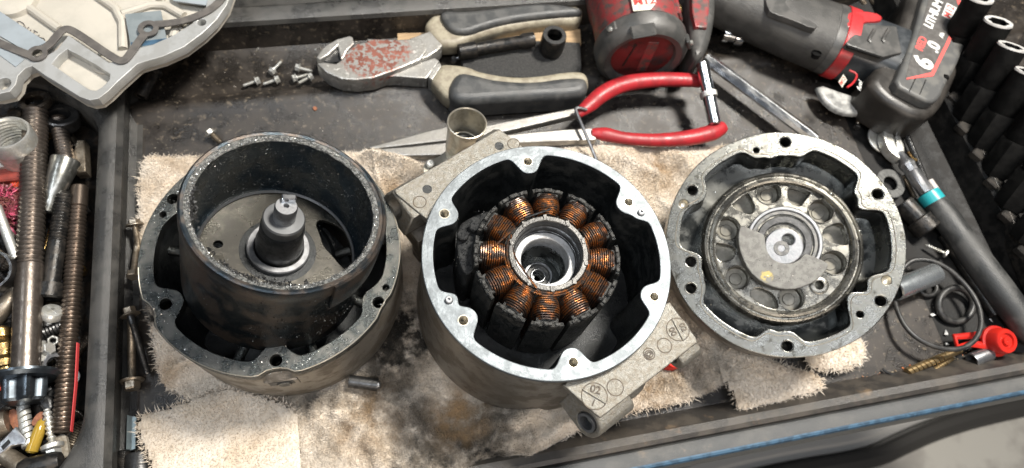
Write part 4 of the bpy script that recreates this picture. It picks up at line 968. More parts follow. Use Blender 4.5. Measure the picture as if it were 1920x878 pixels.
g = finish('upper_handle', MB().plate(smooth_loop(W2([(794, 46), (808, 28), (822, 16), (850, 16), (872, 18), (930, 10), (1000, 0), (1062, 4), (1094, 12), (1094, 28), (1086, 40), (1050, 40), (1000, 44), (930, 56), (885, 70), (865, 82), (835, 84), (820, 82), (806, 62)], 2.2), 2), [], .5, 2.2, .5, 4, botbevel=True), GRIPB, cut)
sub(g, 'soft_inlay', MB().plate(smooth_loop(W2([(823, 24), (836, 17), (870, 20), (930, 13), (1000, 3), (1060, 7), (1090, 14), (1094, 24), (1050, 26), (1000, 31), (950, 38), (905, 50), (880, 60), (855, 60), (836, 48)], 2.7), 2), [], 1.2, 2.7, .4, 4), GRIPG)
g = finish('lower_handle', MB().plate(smooth_loop(W2([(806, 148), (818, 132), (826, 117), (850, 118), (880, 122), (900, 132), (960, 142), (1010, 140), (1060, 131), (1094, 131), (1104, 142), (1106, 160), (1096, 176), (1040, 178), (1000, 180), (930, 184), (880, 188), (845, 187), (830, 178), (815, 160)], 2.2), 2), [], .4, 2.2, .5, 4, botbevel=True), GRIPB, cut)
sub(g, 'soft_inlay', MB().plate(smooth_loop(W2([(838, 168), (848, 142), (862, 131), (885, 134), (930, 146), (1000, 150), (1050, 142), (1095, 140), (1105, 152), (1104, 168), (1090, 177), (1040, 180), (1000, 182), (930, 186), (880, 190), (850, 188)], 2.7), 2), [], .5, 2.7, .7, 5), GRIPG)

# ---- needle-nose pliers
PL = MAT('brushed_pliers_steel', (.36, .35, .33), (.27, .26, .24), 1, rough=.35, rough2=.45, metal=.75, bump=.15, bscale=8)
RED = MAT('red_dipped_vinyl', (.36, .020, .026), (.26, .014, .018), 1, rough=.34, rough2=.48, bump=.15, bscale=4, spec=.45, wear=((.10, .015, .015), 3.5, .62, .74))
nn_ = thing('long_nose_pliers', 'long nose pliers with red handles lying across the back of the rag', 'pliers', tuple(at(900, 250, 1.5)))
zq = 2.6
finish('upper_jaw', MB().plate(W2([(690, 276), (740, 262), (790, 248), (840, 236), (880, 238), (905, 236), (1000, 217), (1084, 201), (1092, 204), (1092, 212), (1060, 220), (975, 240), (920, 252), (880, 262), (830, 264), (770, 271), (700, 279)], zq), [], 1.9, zq, .12, 2), PL, nn_)
finish('lower_jaw', MB().plate(W2([(712, 279), (770, 274), (832, 267), (880, 262), (930, 254), (1000, 247), (1060, 242), (1116, 239), (1118, 262), (1060, 264), (960, 268), (900, 275), (840, 290), (760, 292), (735, 289)], zq - .1), [], 1.8, zq - .1, .12, 2), PL, nn_)
def chain(pxr, z, n=4): return smooth_path([at(px, py, z) for px, py, r in pxr], 3), None
def grip(pxr, z, mat, parent, name='handle', flat=.72):
    P = [at(px, py, zz if (zz := (q[0] if q else z)) is not None else z) for px, py, r, *q in pxr]; Rr = [r for _, _, r, *q in pxr]
    V = smooth_path([(p.x, p.y, p.z) for p in P], 2)
    # radii interpolated along the smoothed path
    S = [0];
    for i in range(1, len(P)): S.append(S[-1] + (P[i] - P[i - 1]).length)
    s = [0]
    for i in range(1, len(V)): s.append(s[-1] + (V[i] - V[i - 1]).length)
    k = S[-1] / s[-1]; R_ = list(np.interp([q * k for q in s], S, Rr))
    return finish(name, MB().tube(V, R_, 18, flat=flat, round_end=True), mat, parent)
grip([(1086, 212, .42), (1105, 198, .62), (1130, 175, .70), (1170, 156, .70), (1230, 149, .66), (1290, 150, .62), (1312, 153, .55)], 2.6, RED, nn_, 'upper_handle', .8)
grip([(1114, 250, .42), (1135, 252, .60), (1170, 260, .50), (1230, 264, .55), (1290, 260, .66), (1335, 250, .70), (1352, 240, .6)], 2.4, RED, nn_, 'lower_handle', .8)
finish('bright_sleeve', MB().plate(W2([(1116, 187), (1170, 140), (1200, 138), (1235, 150), (1150, 170)], 3.0), [], 2.9, 2.95, .02), RED, nn_) if False else None

# ---- bent wire hook
t = thing('wire_hook', 'thin bent steel wire hooked over the red-handled pliers', 'wire')
W_ = smooth_path([at(1100, 206, 3.0), at(1084, 202, 3.25), at(1079, 204, 3.25), at(1082, 214, 3.2), at(1100, 256, 3.2), at(1124, 314, 2.2)], 2)
finish('wire', MB().tube(W_, .13, 10), STEEL, t)

# ---- chrome bars on the right
t = thing('socket_extension', 'short chrome socket extension with a knurled ring beside the red handle', 'extension bar', tuple(at(1330, 170, 3)))
M_ = zframe(at(1316, 118, 4.0), at(1340, 232, 2.8)); L_ = (at(1316, 118, 4.0) - at(1340, 232, 2.8)).length
finish('bar', MB().lathe([(.4, 0), (.5, .1), (.52, L_ - 2), (.52, L_), (.4, L_ + .1)], 28, M_), CHROME, t)
mb = MB().loft([[((.66 + .03 * (i % 2)) * math.cos(2 * PI * i / 48), (.66 + .03 * (i % 2)) * math.sin(2 * PI * i / 48), z) for i in range(48)] for z in (L_ * .49, L_ * .57)], M=M_)
finish('knurled_ring', mb, ZINC, t)
t = thing('ratchet_bar', 'long flat chrome wrench bar running under the round housing at right', 'wrench', tuple(at(1420, 180, 2)))
pA, pB = at(1322, 108, 1.8), at(1530, 262, 1.8); M_ = zframe(pA, pB); L_ = (pB - pA).length
mb = MB(); w_, h_ = .62, .34
prof_ = [(w_, -h_ * .3), (w_, h_ * .3), (w_ * .6, h_), (w_ * .45, h_ * .6), (-w_ * .45, h_ * .6), (-w_ * .6, h_), (-w_, h_ * .3), (-w_, -h_ * .3), (-w_ * .5, -h_), (w_ * .5, -h_)]
side = (pB - pA).cross(Vector((0, 0, 1))).normalized(); tt = (pB - pA).normalized(); upv = side.cross(tt)
mb.loft([[p + side * a * s + upv * b for a, b in prof_] for p, s in ((pA, .8), (pA + tt * .6, 1), (pB - tt * .6, .95), (pB, .7))])
finish('bar', mb, CHROME, t)
tube_thing('chrome_tube', 'fat satin chrome tube poking out right of the tilted housing', 'tube', [(.01, .06), (.62, .04), (.78, .1), (.82, .2), (.82, 4.2), (.7, 4.25), (.7, 3)], at(1757, 512, 1.6), at(1660, 552, 1.6), MAT('satin_chrome', (.66, .70, .72), (.56, .60, .62), 1, rough=.28, metal=.9, bump=.05))

# ---- O-rings
RUB = MAT('black_rubber', (.018, .018, .018), (.035, .034, .032), 2, rough=.38, rough2=.5, bump=.1, bscale=10)
def oring(label, pts, r, name='rubber_ring', group=None):
    mb = MB().tube(smooth_closed(pts), r, 12, closed=True); o = finish(name, mb, RUB); tag(o, label, 'o-ring', group)
def smooth_closed(pts, it=3):
    P = [Vector(p) for p in pts]
    for _ in range(it):
        Q = []
        for i in range(len(P)):
            a, b = P[i], P[(i + 1) % len(P)]; Q += [a * .75 + b * .25, a * .25 + b * .75]
        P = Q
    return P
oring('largest black rubber ring, lying over the red plastic cap', [at(*p) for p in ((1676, 535, .8), (1678, 575, 1.2), (1700, 620, 1.6), (1740, 648, 1.8), (1790, 658, 1.9), (1825, 645, 2.0), (1842, 612, 2.0), (1835, 570, 1.8), (1812, 535, 1.7), (1775, 500, 1.7), (1735, 485, 1.5), (1700, 490, 1.2))], .19)
oring('thick medium rubber ring inside the largest ring', [at(1792 + 33 * math.cos(a), 572 + 33 * math.sin(a), .6 - .3 * math.sin(a)) for a in np.linspace(0, 6.283, 13)[:-1]], .27)
oring('smallest rubber ring beside the chrome tube', [at(1741 + 16 * math.cos(a), 541 + 14 * math.sin(a), .35) for a in np.linspace(0, 6.283, 11)[:-1]], .17)

# ---- red cap, brass bits, tube
REDP = MAT('red_plastic', (.50, .020, .012), (.38, .016, .012), 1, rough=.3, spec=.5, bump=.1, bscale=5)
t = thing('red_plastic_cap', 'bright red plastic cap with a pull tab in the lower right corner', 'cap', tuple(at(1862, 640, .5)))
M_ = Matrix.Translation(at(1862, 640, .9)) @ Matrix.Rotation(.25, 4, 'X')
finish('cap_body', MB().lathe([(1.15, 0), (1.2, .15), (1.18, .3), (1.0, .35), (.95, 1.1), (.85, 1.25), (.6, 1.25), (.55, 1.1), (.35, 1.1), (.3, 1.3), (.1, 1.3), (.01, 1.2)], 40, M_), REDP, t)
finish('pull_tab', MB().tube([at(*p, 1.0) for p in ((1840, 628), (1815, 630), (1790, 632), (1795, 652), (1820, 645), (1845, 648))], [.28, .26, .26, .26, .26, .3], 10, flat=.6), REDP, t)
def twist(name, label, p0, p1, r, mat, turns, cat='drill bit', shank=.3, smat=None):
    t = thing(name, label, cat, tuple(p0)); L = (Vector(p1) - Vector(p0)).length; M = zframe(p0, p1); rings = []
    for i in range(60):
        f = i / 59; z = f * L * (1 - shank); ph = turns * 2 * PI * f
        rr_ = [r * (1 if abs(math.cos(a)) > .35 else .55) for a in [2 * PI * k / 16 for k in range(16)]]
        rings.append([(rr_[k] * math.cos(ph + 2 * PI * k / 16), rr_[k] * math.sin(ph + 2 * PI * k / 16), z) for k in range(16)])
    finish('flutes', MB().loft(rings, M=M), mat, t)
    finish('shank', MB().lathe([(r * .9, L * (1 - shank)), (r * .9, L)], 14, M), smat or mat, t); return t
TAN = MAT('bronze_drill', (.52, .38, .20), (.36, .26, .13), 3, rough=.3, metal=.85)
twist('drill_bit', 'bronze twist drill bit lying along the front edge beside the red cap', at(1700, 698, .5), at(1800, 656, .5), .30, TAN, 4.5)
tube_thing('short_tube', 'short scuffed metal tube under the red cap', 'tube', [(.35, .3), (.42, 0), (.52, 0), (.55, .1), (.55, 1.7), (.4, 1.8)], at(1822, 676, .7), at(1862, 660, .7), STEEL)
twist('drill_bit', 'small bronze drill bit half hidden between tube and front lip', at(1752, 694, .4), at(1785, 672, .4), .2, TAN, 3)
t = thing('wood_screw', 'small zinc screw beside the black ratchet grip', 'screw', tuple(at(1740, 462, .5)))
M_ = zframe(at(1735, 459, .6), at(1772, 475, .9)); L_ = (at(1735, 459, .6) - at(1772, 475, .9)).length
finish('screw_thread', MB().lathe([(.02, 0)] + thread_prof(.16, .15, L_ - .3, .16, .08) + [(.15, L_)], 12, M_), ZINC, t); finish('screw_head', MB().lathe([(.16, L_ - .1), (.34, L_), (.34, L_ + .12), (.2, L_ + .15)], 16, M_), ZINC, t)
rod('thin_tube', 'thin brown-black tube lying along the ratchet grip', at(1768, 440, .7), at(1866, 592, .7), .42, BLKST, 'tube', 1.5, dep=.01)

# ---- right hand ratchet with grip
rt = thing('gripped_ratchet', 'ratchet tool with a thick black rubber grip and teal collar at right', 'ratchet', tuple(at(1740, 370, 1.5)))
p0, p1, p2, p3 = at(1685, 287, 1.5), at(1738, 362, 1.6), at(1752, 380, 1.6), at(1945, 640, 1.9)
M_ = zframe(p0, p1); L_ = (p1 - p0).length
finish('steel_shaft', MB().lathe([(.34, 0), (.45, .8), (.62, 1.0), (.66, 1.3), (.58, 1.5), (.56, 1.9), (.62, 2.0), (.62, L_)], 10, M_), STEEL, rt)
finish('teal_collar', MB().lathe([(.6, 0), (.88, .05), (.92, .3), (.92, (p2 - p1).length)], 28, zframe(p1, p2)), MAT('teal_plastic', (.02, .30, .33), rough=.35), rt)
L_ = (p3 - p2).length
finish('rubber_grip', MB().lathe([(.90, 0), (1.0, .4), (1.05, 1.5), (1.0, 3), (1.08, 5), (1.12, 8), (1.05, L_ - 1), (.8, L_)], 28, zframe(p2, p3)), MAT('black_foam_grip', (.026, .027, .027), (.055, .055, .053), .6, rough=.42, rough2=.55, bump=.25, bscale=12), rt)
hd = MB().plate(smooth_loop(W2([(1660, 232), (1672, 236), (1680, 270), (1688, 282), (1700, 290), (1692, 300), (1676, 290), (1664, 276), (1656, 252)], 1.7), 1), [], .8, 1.7, .15, 2)
hd.plate(smooth_loop(W2([(1676, 236), (1686, 240), (1694, 262), (1700, 280), (1694, 292), (1686, 284), (1682, 262)], 1.7), 1), [], .8, 1.6, .15, 2)
finish('open_jaw', hd, ZINC, rt)
def washer(label, px, py, r0, r1, mat, z=.4, tilt=(0, 0), seg=0):
    M_ = Matrix.Translation(at(px, py, z)) @ Matrix.Rotation(tilt[0], 4, 'X') @ Matrix.Rotation(tilt[1], 4, 'Y')
    mb = MB().ring(r0, r1, 0, .16, 48, .04, M_)
    if seg:
        for k in range(seg): mb.box((0, 0, 0), ((r1 - r0) * .9, .03, .02), M_ @ Matrix.Rotation(2 * PI * k / seg, 4, 'Z') @ Matrix.Translation(((r0 + r1) / 2, 0, .17)))
    o = finish('washer', mb, mat); tag(o, label, 'washer'); return o
washer('large bright disc under the open-jawed tool head', 1652, 262, .2, 1.35, ZINC, .5, (.1, .1))
washer('large grey ribbed washer behind the tilted round housing', 1668, 345, .62, 1.3, MAT('grey_rubber_washer', (.075, .075, .072), (.11, .11, .105), 2, rough=.5, bump=.2), .6, (.1, 0), 16)
t, M_ = tube_thing('black_socket', 'glossy black stepped socket right of the tilted housing', 'socket', [(.5, .2), (.62, 0), (.78, .05), (.8, .2), (.8, 1.7), (.84, 1.75), (1.05, 1.8), (1.05, 2.9), (.95, 3.0), (.6, 3.0), (.55, 2.4)], at(1692, 380, 1.1), at(1738, 428, 1.1), BLKST, 36)
# spring
t = thing('coil_spring', 'long thin coil spring running down beside the ratchet head', 'spring', tuple(at(1710, 280, .8)))
a0, a1 = at(1690, 230, .9), at(1738, 345, .7); M_ = zframe(a0, a1); L_ = (a1 - a0).length
finish('spring_coil', MB().tube([M_ @ Vector((.22 * math.cos(k * .55), .22 * math.sin(k * .55), L_ * k / 460)) for k in range(461)], .055, 5), STEEL_DK, t)
bolt('small_screw', 'small screw with yellow head behind the ratchet shaft', at(1716, 305, .8), at(1702, 285, .6), .14, .28, .3, BRASS, BRASS, pitch=.08)
tube_thing('white_ferrule', 'small pale ferrule beside the teal collar', 'ferrule', [(.2, 0), (.28, .05), (.28, 1.2), (.2, 1.25)], at(1742, 338, 1.1), at(1756, 358, 1.1), MAT('pale_plastic', (.5, .46, .43), rough=.4))
bolt('brown_bolt', 'brown bolt between the washer and the ratchet shaft', at(1694, 330, .5), at(1716, 372, .5), .2, .34, .3, OLDB, pitch=.09)
bolt('small_screw', 'dark screw lying near the battery behind the tilted housing', at(1606, 240, .5), at(1612, 215, .4), .16, .3, .25, OLDB, STEEL_DK, pitch=.08)

# ---- black impact sockets on their rail
RIMW = MAT('worn_socket_rim', (.60, .59, .57), (.48, .47, .45), 3, rough=.45, metal=.2, bump=.1)
IMP = MAT('impact_black', (.004, .004, .004), (.008, .0078, .0075), 1.5, rough=.6, rough2=.75, metal=.0, bump=.12, bscale=10, spec=.10)
sr = thing('socket_rail', 'black plastic socket rail down the right side of the tray', 'socket rail', tuple(at(1850, 300, 3)))
pa, pb = at(1775, 120, 3.4), at(1960, 545, 3.4)
d_ = (pb - pa).normalized(); sd = Vector((-d_.y, d_.x, 0))
if sd.x < 0: sd = -sd
def railbox(off, w, h, z, mat, name):
    mb = MB(); q = [pa + sd * (off - w / 2), pa + sd * (off + w / 2), pb + sd * (off + w / 2), pb + sd * (off - w / 2)]
    mb.plate([p.xy for p in q], [], z - h, z, .08, 2); return finish(name, mb, mat, sr)
railbox(.0, .35, 1.6, 3.4, BLKST, 'rail_edge'); railbox(.75, .9, 1.2, 2.9, IMP, 'rail_channel')
GREYH = MAT('grey_cast_holder', (.014, .013, .012), (.035, .031, .027), 1, rough=.6, metal=.0, spec=.2)
SOCK = [((1838, -6), (1775, 100)), ((1873, 40), (1806, 150)), ((1899, 86), (1822, 205)), ((1932, 135), (1850, 255)), ((1966, 190), (1878, 308)), ((2002, 248), (1905, 370)), ((2040, 310), (1935, 435)), ((2070, 375), (1965, 500))]
names = ['impact socket at the top edge, hidden in part by the battery', 'impact socket with a bright worn rim, second from the top edge', 'impact socket with a bright worn rim, third from the top edge', 'impact socket cut by the right edge, just below the last full bright rim', 'impact socket body leaning in from the right edge, fifth down the rail', 'impact socket base showing at the right edge, sixth down the rail', 'impact socket base near the end of the rail, seventh down', 'lowest impact socket of the rail, mostly out of frame']
for i, ((ax, ay), (bx_, by_)) in enumerate(SOCK):
    top = at(ax, ay, 8.6); bot = at(bx_, by_, 3.7)
    t = thing('impact_socket', 'black ' + names[i], 'socket', tuple(bot), 'impact sockets on the rail'); M_ = zframe(top, bot); L_ = (bot - top).length; R0 = 1.12
    mb = MB().lathe([(R0 * .93, .12), (R0, .2), (R0, L_ * .55), (R0 * .92, L_ * .6), (R0 * .92, L_), (.3, L_)], 40, M_, cap0=False); finish('socket_body', mb, IMP, t)
    hx = []
    for k in range(72):
        a = 2 * PI * k / 72; hx.append(.80 - .12 * abs(math.cos(3 * a)) ** 3)
    mb = MB().loft([[(h * math.cos(2 * PI * k / 72), h * math.sin(2 * PI * k / 72), z) for k, h in enumerate(hx)] for z in (.03, 2.0)], False, True, M=M_); finish('hex_bore', mb, IMP, t)
    mb = MB().loft([[(R0 * .99 * math.cos(2 * PI * k / 72), R0 * .99 * math.sin(2 * PI * k / 72), .14) for k in range(72)], [(R0 * .96 * math.cos(2 * PI * k / 72), R0 * .96 * math.sin(2 * PI * k / 72), .0) for k in range(72)], [(h * math.cos(2 * PI * k / 72), h * math.sin(2 * PI * k / 72), .03) for k, h in enumerate(hx)]], False, False, M=M_); finish('worn_rim', mb, RIMW, t)
    hb_ = MB().loft([[(x, y, z) for x, y in hexpts(1.28 * s, .3)] for z, s in ((L_ * .62, .95), (L_ * .66, 1), (L_ + .2, 1.0), (L_ + .9, .9))], M=M_); finish('holder', hb_, IMP, sr)
    hb_ = MB().box((0, 0, 0), (1.5, 1.0, .7), Matrix.Translation(at(bx_ - 14, by_ + 32, 3.0)) @ Matrix.Rotation(.5, 4, 'Z'), .1); finish('holder_foot', hb_, GREYH, sr)
# ------------------------------------------------------------------ cordless tool
REDH = MAT('scuffed_red_housing', (.235, .030, .032), (.17, .045, .040), 1.2, rough=.42, rough2=.55, bump=.12, bscale=6, wear=((.075, .055, .05), 1.3, .47, .62))
GRYH = MAT('dark_grey_housing', (.05, .050, .048), (.075, .072, .068), .7, rough=.38, rough2=.5, bump=.12, bscale=10, spec=.5)
GRIPT = MAT('dimpled_rubber', (.038, .037, .035), (.060, .058, .054), .6, rough=.45, bump=.5, bscale=11, bump2=.15)
REDB = MAT('red_band_plastic', (.46, .026, .030), (.36, .026, .028), 1, rough=.38, bump=.08, bscale=6, wear=((.25, .05, .05), 3, .64, .72))
dr = thing('cordless_impact_tool', 'red and black cordless impact tool with its battery, lying across the top of the tray', 'power tool', tuple(at(1350, 60, 1)))
c0 = at(1205, 112, 3.75); ax_ = Vector((.10, 1, -.02)).normalized(); MC = ax_.to_track_quat('Z', 'Y').to_matrix().to_4x4(); MC.translation = c0
def ovl(prof, n=64, sq=1.0): return MB().lathe(prof, n, MC, cap0=False, cap1=False)
finish('rubber_bumper', ovl([(2.55, .35), (2.7, .05), (3.15, -.1), (3.5, .1), (3.75, .5), (3.8, 1.6), (3.6, 1.9), (3.3, 2.1)]), GRYH, dr)
cp = finish('rear_cap', ovl([(2.6, .4), (2.55, .3), (2.0, .22), (.01, .18)], 48), MAT('dark_red_cap', (.13, .016, .016), (.07, .012, .012), .8, rough=.4, wear=((.03, .025, .025), .8, .52, .66)), dr)
sub(cp, 'cap_slot', MB().box((1.2, .1, .2), (.12, 2.6, .12), MC @ Matrix.Rotation(.15, 4, 'Z')), BLKST); sub(cp, 'cap_rib', MB().box((-.4, .1, .2), (.9, 3.6, .10), MC, .04), REDH)
body = finish('red_housing', ovl([(3.4, 1.7), (3.5, 2.2), (3.55, 4.5), (3.7, 5.5), (3.75, 12), (3.4, 16)]), REDH, dr)
for a_, w_, z_ in ((95, 1.5, 2.0), (130, .5, 5), (55, .6, 5)):
    pass
up2 = Vector((0, 0, 1))
def onbody(px, py, r=3.55):
    """point on the red cylinder's skin under a given direction of view"""
    d = Vector(_ray(px, py)); o = Vector((0, 0, CAMH)); A = ax_; w = o - c0
    dp = d - A * d.dot(A); wp = w - A * w.dot(A); a, b, c = dp.dot(dp), 2 * dp.dot(wp), wp.dot(wp) - r * r
    D = b * b - 4 * a * c; t = (-b - math.sqrt(max(D, 0))) / (2 * a); p = o + d * t; q = p - c0; nrm = (q - A * q.dot(A)).normalized(); return p, nrm
def skin(px, py, r=3.55, lift=0.0):
    p, nrm = onbody(px, py, r); y = ax_; x = y.cross(nrm).normalized(); M = Matrix((x, nrm.cross(x), nrm)).transposed().to_4x4(); M.translation = p + nrm * lift; return M
sub(body, 'bumper_clip', MB().box((0, 0, 0), (1.9, 1.2, .3), skin(1206, 58, 3.7), .12), GRYH)
sub(body, 'air_slot', MB().box((0, 0, 0), (2.2, .5, .12), skin(1212, 42, 3.56, -.02), .04), IMP)
for px, py in ((1147, 54), (1290, 78)):
    M_ = skin(px, py, 3.7); sub(body, 'screw_pocket', MB().box((0, 0, 0), (1.0, .9, .35), M_, .1), GRYH); M2 = M_ @ Matrix.Translation((0, -.2, .1)); sub(body, 'housing_screw', MB().lathe([(.18, 0), (.22, .2), (.12, .26)], 14, M2), ZINC)
M_ = skin(1272, 17, 3.6); sub(body, 'screw_tower', MB().box((0, 0, -.1), (1.4, 1.9, .5), M_, .15), REDH); sub(body, 'brass_insert', MB().ring(.12, .32, .1, .26, 24, .02, M_), BRASS); sub(body, 'insert_bore', MB().lathe([(.12, .2), (.01, .19)], 14, M_, cap0=False, cap1=False), IMP)
M_ = skin(1207, 4, 3.62); lab = MB(); lab.plate([(-.95, -.85), (.4, -.85), (.95, -.2), (.95, 1.3), (-.95, 1.3)], [], 0, .03, 0, 1, M_); lb_ = finish('body_label', lab, MAT('label_white', (.62, .60, .52), (.42, .40, .34), 2, rough=.5), dr)
RTX = MAT('red_print', (.62, .05, .04), rough=.5)
text_mesh('M12', 1.0, .005, M_ @ Matrix.Translation((.05, .05, .04)), RTX, 'label_print', lb_, bold=.02)
sub(body, 'side_cover', MB().plate([at(*p, 4.9).xy for p in ((1296, -40), (1331, -40), (1330, 20), (1326, 52), (1304, 50), (1298, 20))], [], 3.4, 4.9, .12, 2), REDH)
# neck & handle
h0, h1 = at(1325, -15, 3.2), at(1560, 75, 3.0); hd_ = (h1 - h0).normalized(); hs = hd_.cross(Vector((0, 0, 1))).normalized(); hu = hs.cross(hd_)
def oval(p, a, b, n=36, e=.8):
    out = []
    for k in range(n):
        t_ = 2 * PI * k / n; c_, s_ = math.cos(t_), math.sin(t_); out.append(p + hs * (a * math.copysign(abs(c_) ** e, c_)) + hu * (b * math.copysign(abs(s_) ** e, s_)))
    return out
LH = (h1 - h0).length
finish('neck', MB().loft([oval(h0 + hd_ * s * LH, a, b) for s, a, b in ((-.2, 2.4, 2.3), (-.05, 2.3, 2.2), (.10, 2.2, 2.1))]), GRYH, dr)
col_ = MB().plate(smooth_loop([at(*p, 4.6).xy for p in ((1290, -40), (1346, -40), (1344, 20), (1338, 60), (1328, 92), (1312, 108), (1302, 106), (1298, 80), (1294, 30))], 1), [], .8, 4.6, .6, 4, botbevel=True); finish('collar', col_, GRYH, dr)
gr = finish('rubber_handle', MB().loft([oval(h0 + hd_ * s * LH, a, b) for s, a, b in ((.05, 2.2, 2.2), (.2, 2.45, 2.3), (.45, 2.75, 2.4), (.7, 3.0, 2.4), (.9, 3.1, 2.4), (.98, 3.12, 2.4))]), GRIPT, dr)
# inset panel on the handle
zt_ = 5.55
sub(gr, 'grip_panel', MB().plate(smooth_loop([at(*p, zt_).xy for p in ((1432, -10), (1440, 20), (1450, 26), (1490, 40), (1525, 55), (1533, 52), (1530, 46), (1500, 32), (1475, 15), (1468, -10))], 1), [], zt_ - .5, zt_ + .06, .05, 2), GRYH)
finish('handle_joint', MB().loft([oval(h0 + hd_ * (LH * s), a, b) for s, a, b in ((.95, 3.15, 2.44), (1.0, 3.17, 2.46), (1.02, 3.15, 2.44))]), GRYH, dr)
h2 = at(1700, 128, 3.0)
bd = finish('red_band', MB().loft([oval(h0 + hd_ * (LH * s), a, b) for s, a, b in ((1.015, 3.18, 2.5), (1.02, 3.24, 2.56), (1.105, 3.24, 2.56), (1.11, 3.18, 2.5))]), REDB, dr)
sub(bd, 'band_tail', MB().plate(smooth_loop([at(*p, 5.3).xy for p in ((1588, 20), (1640, 24), (1655, 34), (1650, 42), (1615, 44), (1600, 60), (1580, 50))], 1), [], 4.0, 5.45, .2, 2), REDB)
pb_ = at(1531, 101, 5.0); sub(bd, 'band_hole', MB().lathe([(.42, 0), (.42, .14), (.36, .16), (.34, -.3)], 20, Matrix.Translation(pb_ + Vector((0, 0, -.05))) @ Matrix.Rotation(-.3, 4, 'X')), IMP)
foot = finish('handle_foot', MB().loft([oval(h0 + hd_ * (LH * s), a, b, e=.6) for s, a, b in ((1.10, 2.8, 2.3), (1.2, 2.85, 2.3), (1.45, 2.9, 2.3), (1.75, 2.9, 2.4))]), MAT('battery_neck', (.030, .034, .038), (.05, .055, .06), .8, rough=.32, rough2=.42, spec=.5), dr)
zt_ = 5.35
lt = sub(foot, 'release_latch', MB().plate([at(*p, zt_).xy for p in ((1585, 82), (1618, 46), (1680, 50), (1690, 100), (1655, 108), (1590, 86))], [], 4.6, zt_ + .1, .1, 2), GRYH)
o = bpy.data.objects
for dx in (0, 26):
    rbp = smooth_path([at(1632 + dx, 80, zt_ + .1), at(1628 + dx, 76, zt_ + .12), at(1640 + dx, 56, zt_ + .14)], 1); sub(foot, 'latch_rib', MB().tube(rbp, .16, 8), GRYH)
sub(foot, 'latch_slot', MB().tube([at(1588, 88, zt_ + .02), at(1650, 108, zt_ - .02)], .11, 8), IMP)
M_ = Matrix.Translation(at(1580, 152, 3.9)) @ Matrix.Rotation(.48, 4, 'Z') @ Matrix.Rotation(-.9, 4, 'Y') @ Matrix.Rotation(0, 4, 'X')
lb_ = sub(foot, 'size_label', MB().box((0, 0, 0), (1.0, .6, .04), Matrix.Translation(at(1580, 152, 4.35)) @ Matrix.Rotation(.75, 4, 'Z') @ Matrix.Rotation(.5, 4, 'X')), bpy.data.materials['label_white'])
text_mesh('M12', .5, .004, Matrix.Translation(at(1580, 152, 4.38)) @ Matrix.Rotation(.75, 4, 'Z') @ Matrix.Rotation(.5, 4, 'X'), RTX, 'label_print', foot, bold=.012)
sub(foot, 'red_trim', MB().tube(smooth_path([at(*p, 4.45) for p in ((1592, 132), (1606, 138), (1606, 146), (1598, 158), (1588, 164))], 1), .09, 6), REDB)
sub(foot, 'chrome_foot_plate', MB().plate(smooth_loop([at(*p, 2.2).xy for p in ((1536, 148), (1592, 168), (1625, 178), (1640, 205), (1600, 208), (1570, 198), (1548, 178))], 1), [], 1.2, 1.7, .3, 4), MAT('dusty_clear_plastic', (.38, .38, .36), (.24, .24, .23), 2, rough=.4))
tx = text_mesh('fuel', .7, .004, Matrix.Translation(at(1612, 160, 4.2)) @ Matrix.Rotation(1.0, 4, 'Z') @ Matrix.Rotation(.4, 4, 'X'), MAT('white_print', (.65, .65, .63), rough=.5), 'printed_word', foot, bold=.01)
# battery
BAT = MAT('battery_grey', (.075, .076, .075), (.11, .108, .10), .7, rough=.42, rough2=.5, bump=.1, bscale=8, wear=((.16, .15, .135), 2.2, .62, .72))
BATD = MAT('battery_black', (.022, .020, .018), (.038, .034, .030), .5, rough=.35, rough2=.45, bump=.08, bscale=8)
def PX(l, z): return smooth_loop([at(*p, z).xy for p in l], 1)
bt = finish('battery', MB().plate(PX(((1612, 160), (1640, 196), (1668, 214), (1700, 232), (1735, 232), (1762, 200), (1800, 110), (1838, 10), (1850, -60), (1710, -70), (1690, 20), (1668, 80), (1650, 120)), 3.6), [], .7, 4.6, .7, 4, botbevel=True), BATD, dr)
sub(bt, 'battery_lid', MB().plate(PX(((1676, 158), (1690, 128), (1712, 70), (1736, -20), (1752, -70), (1850, -70), (1836, 0), (1822, 48), (1808, 90), (1792, 130), (1774, 158), (1764, 184), (1746, 194), (1716, 180)), 5.5), [], 3.5, 5.5, .28, 3), BAT)
for px, py in ((1772, 146), (1801, 76), (1830, 8)):
    sub(bt, 'lid_notch', MB().box((0, 0, 0), (.5, .5, .5), Matrix.Translation(at(px, py, 5.35)) @ Matrix.Rotation(1.1, 4, 'Z'), .12), IMP)
sub(bt, 'lid_seam', MB().tube([at(1705, 172, 5.48), at(1716, 148, 5.52)], .04, 6), IMP); sub(bt, 'lid_seam', MB().tube([at(1724, 178, 5.48), at(1736, 150, 5.52)], .04, 6), IMP)
zl = 5.5
lbp = [(1697, 148), (1748, 142), (1776, 85), (1806, 22), (1802, 4), (1794, -14), (1745, -14), (1730, 40), (1712, 95)]
lb_ = sub(bt, 'battery_label', MB().plate([at(*p, zl).xy for p in lbp], [], zl - .05, zl + .03, .01), MAT('label_grey', (.075, .07, .066), (.10, .095, .09), 2, rough=.4))
strip = [(1699, 149), (1750, 143), (1778, 86), (1808, 22), (1796, -14), (1789, -13), (1801, 22), (1772, 84), (1746, 136), (1701, 146)]
sub(bt, 'label_red_line', MB().plate([at(*p, zl + .04).xy for p in strip], [], zl + .02, zl + .045), MAT('label_red', (.66, .10, .09), rough=.4))
ta, tb_ = at(1713, 122, zl), at(1768, -10, zl); ang = math.atan2(tb_.y - ta.y, tb_.x - ta.x)
WPR = bpy.data.materials['white_print']
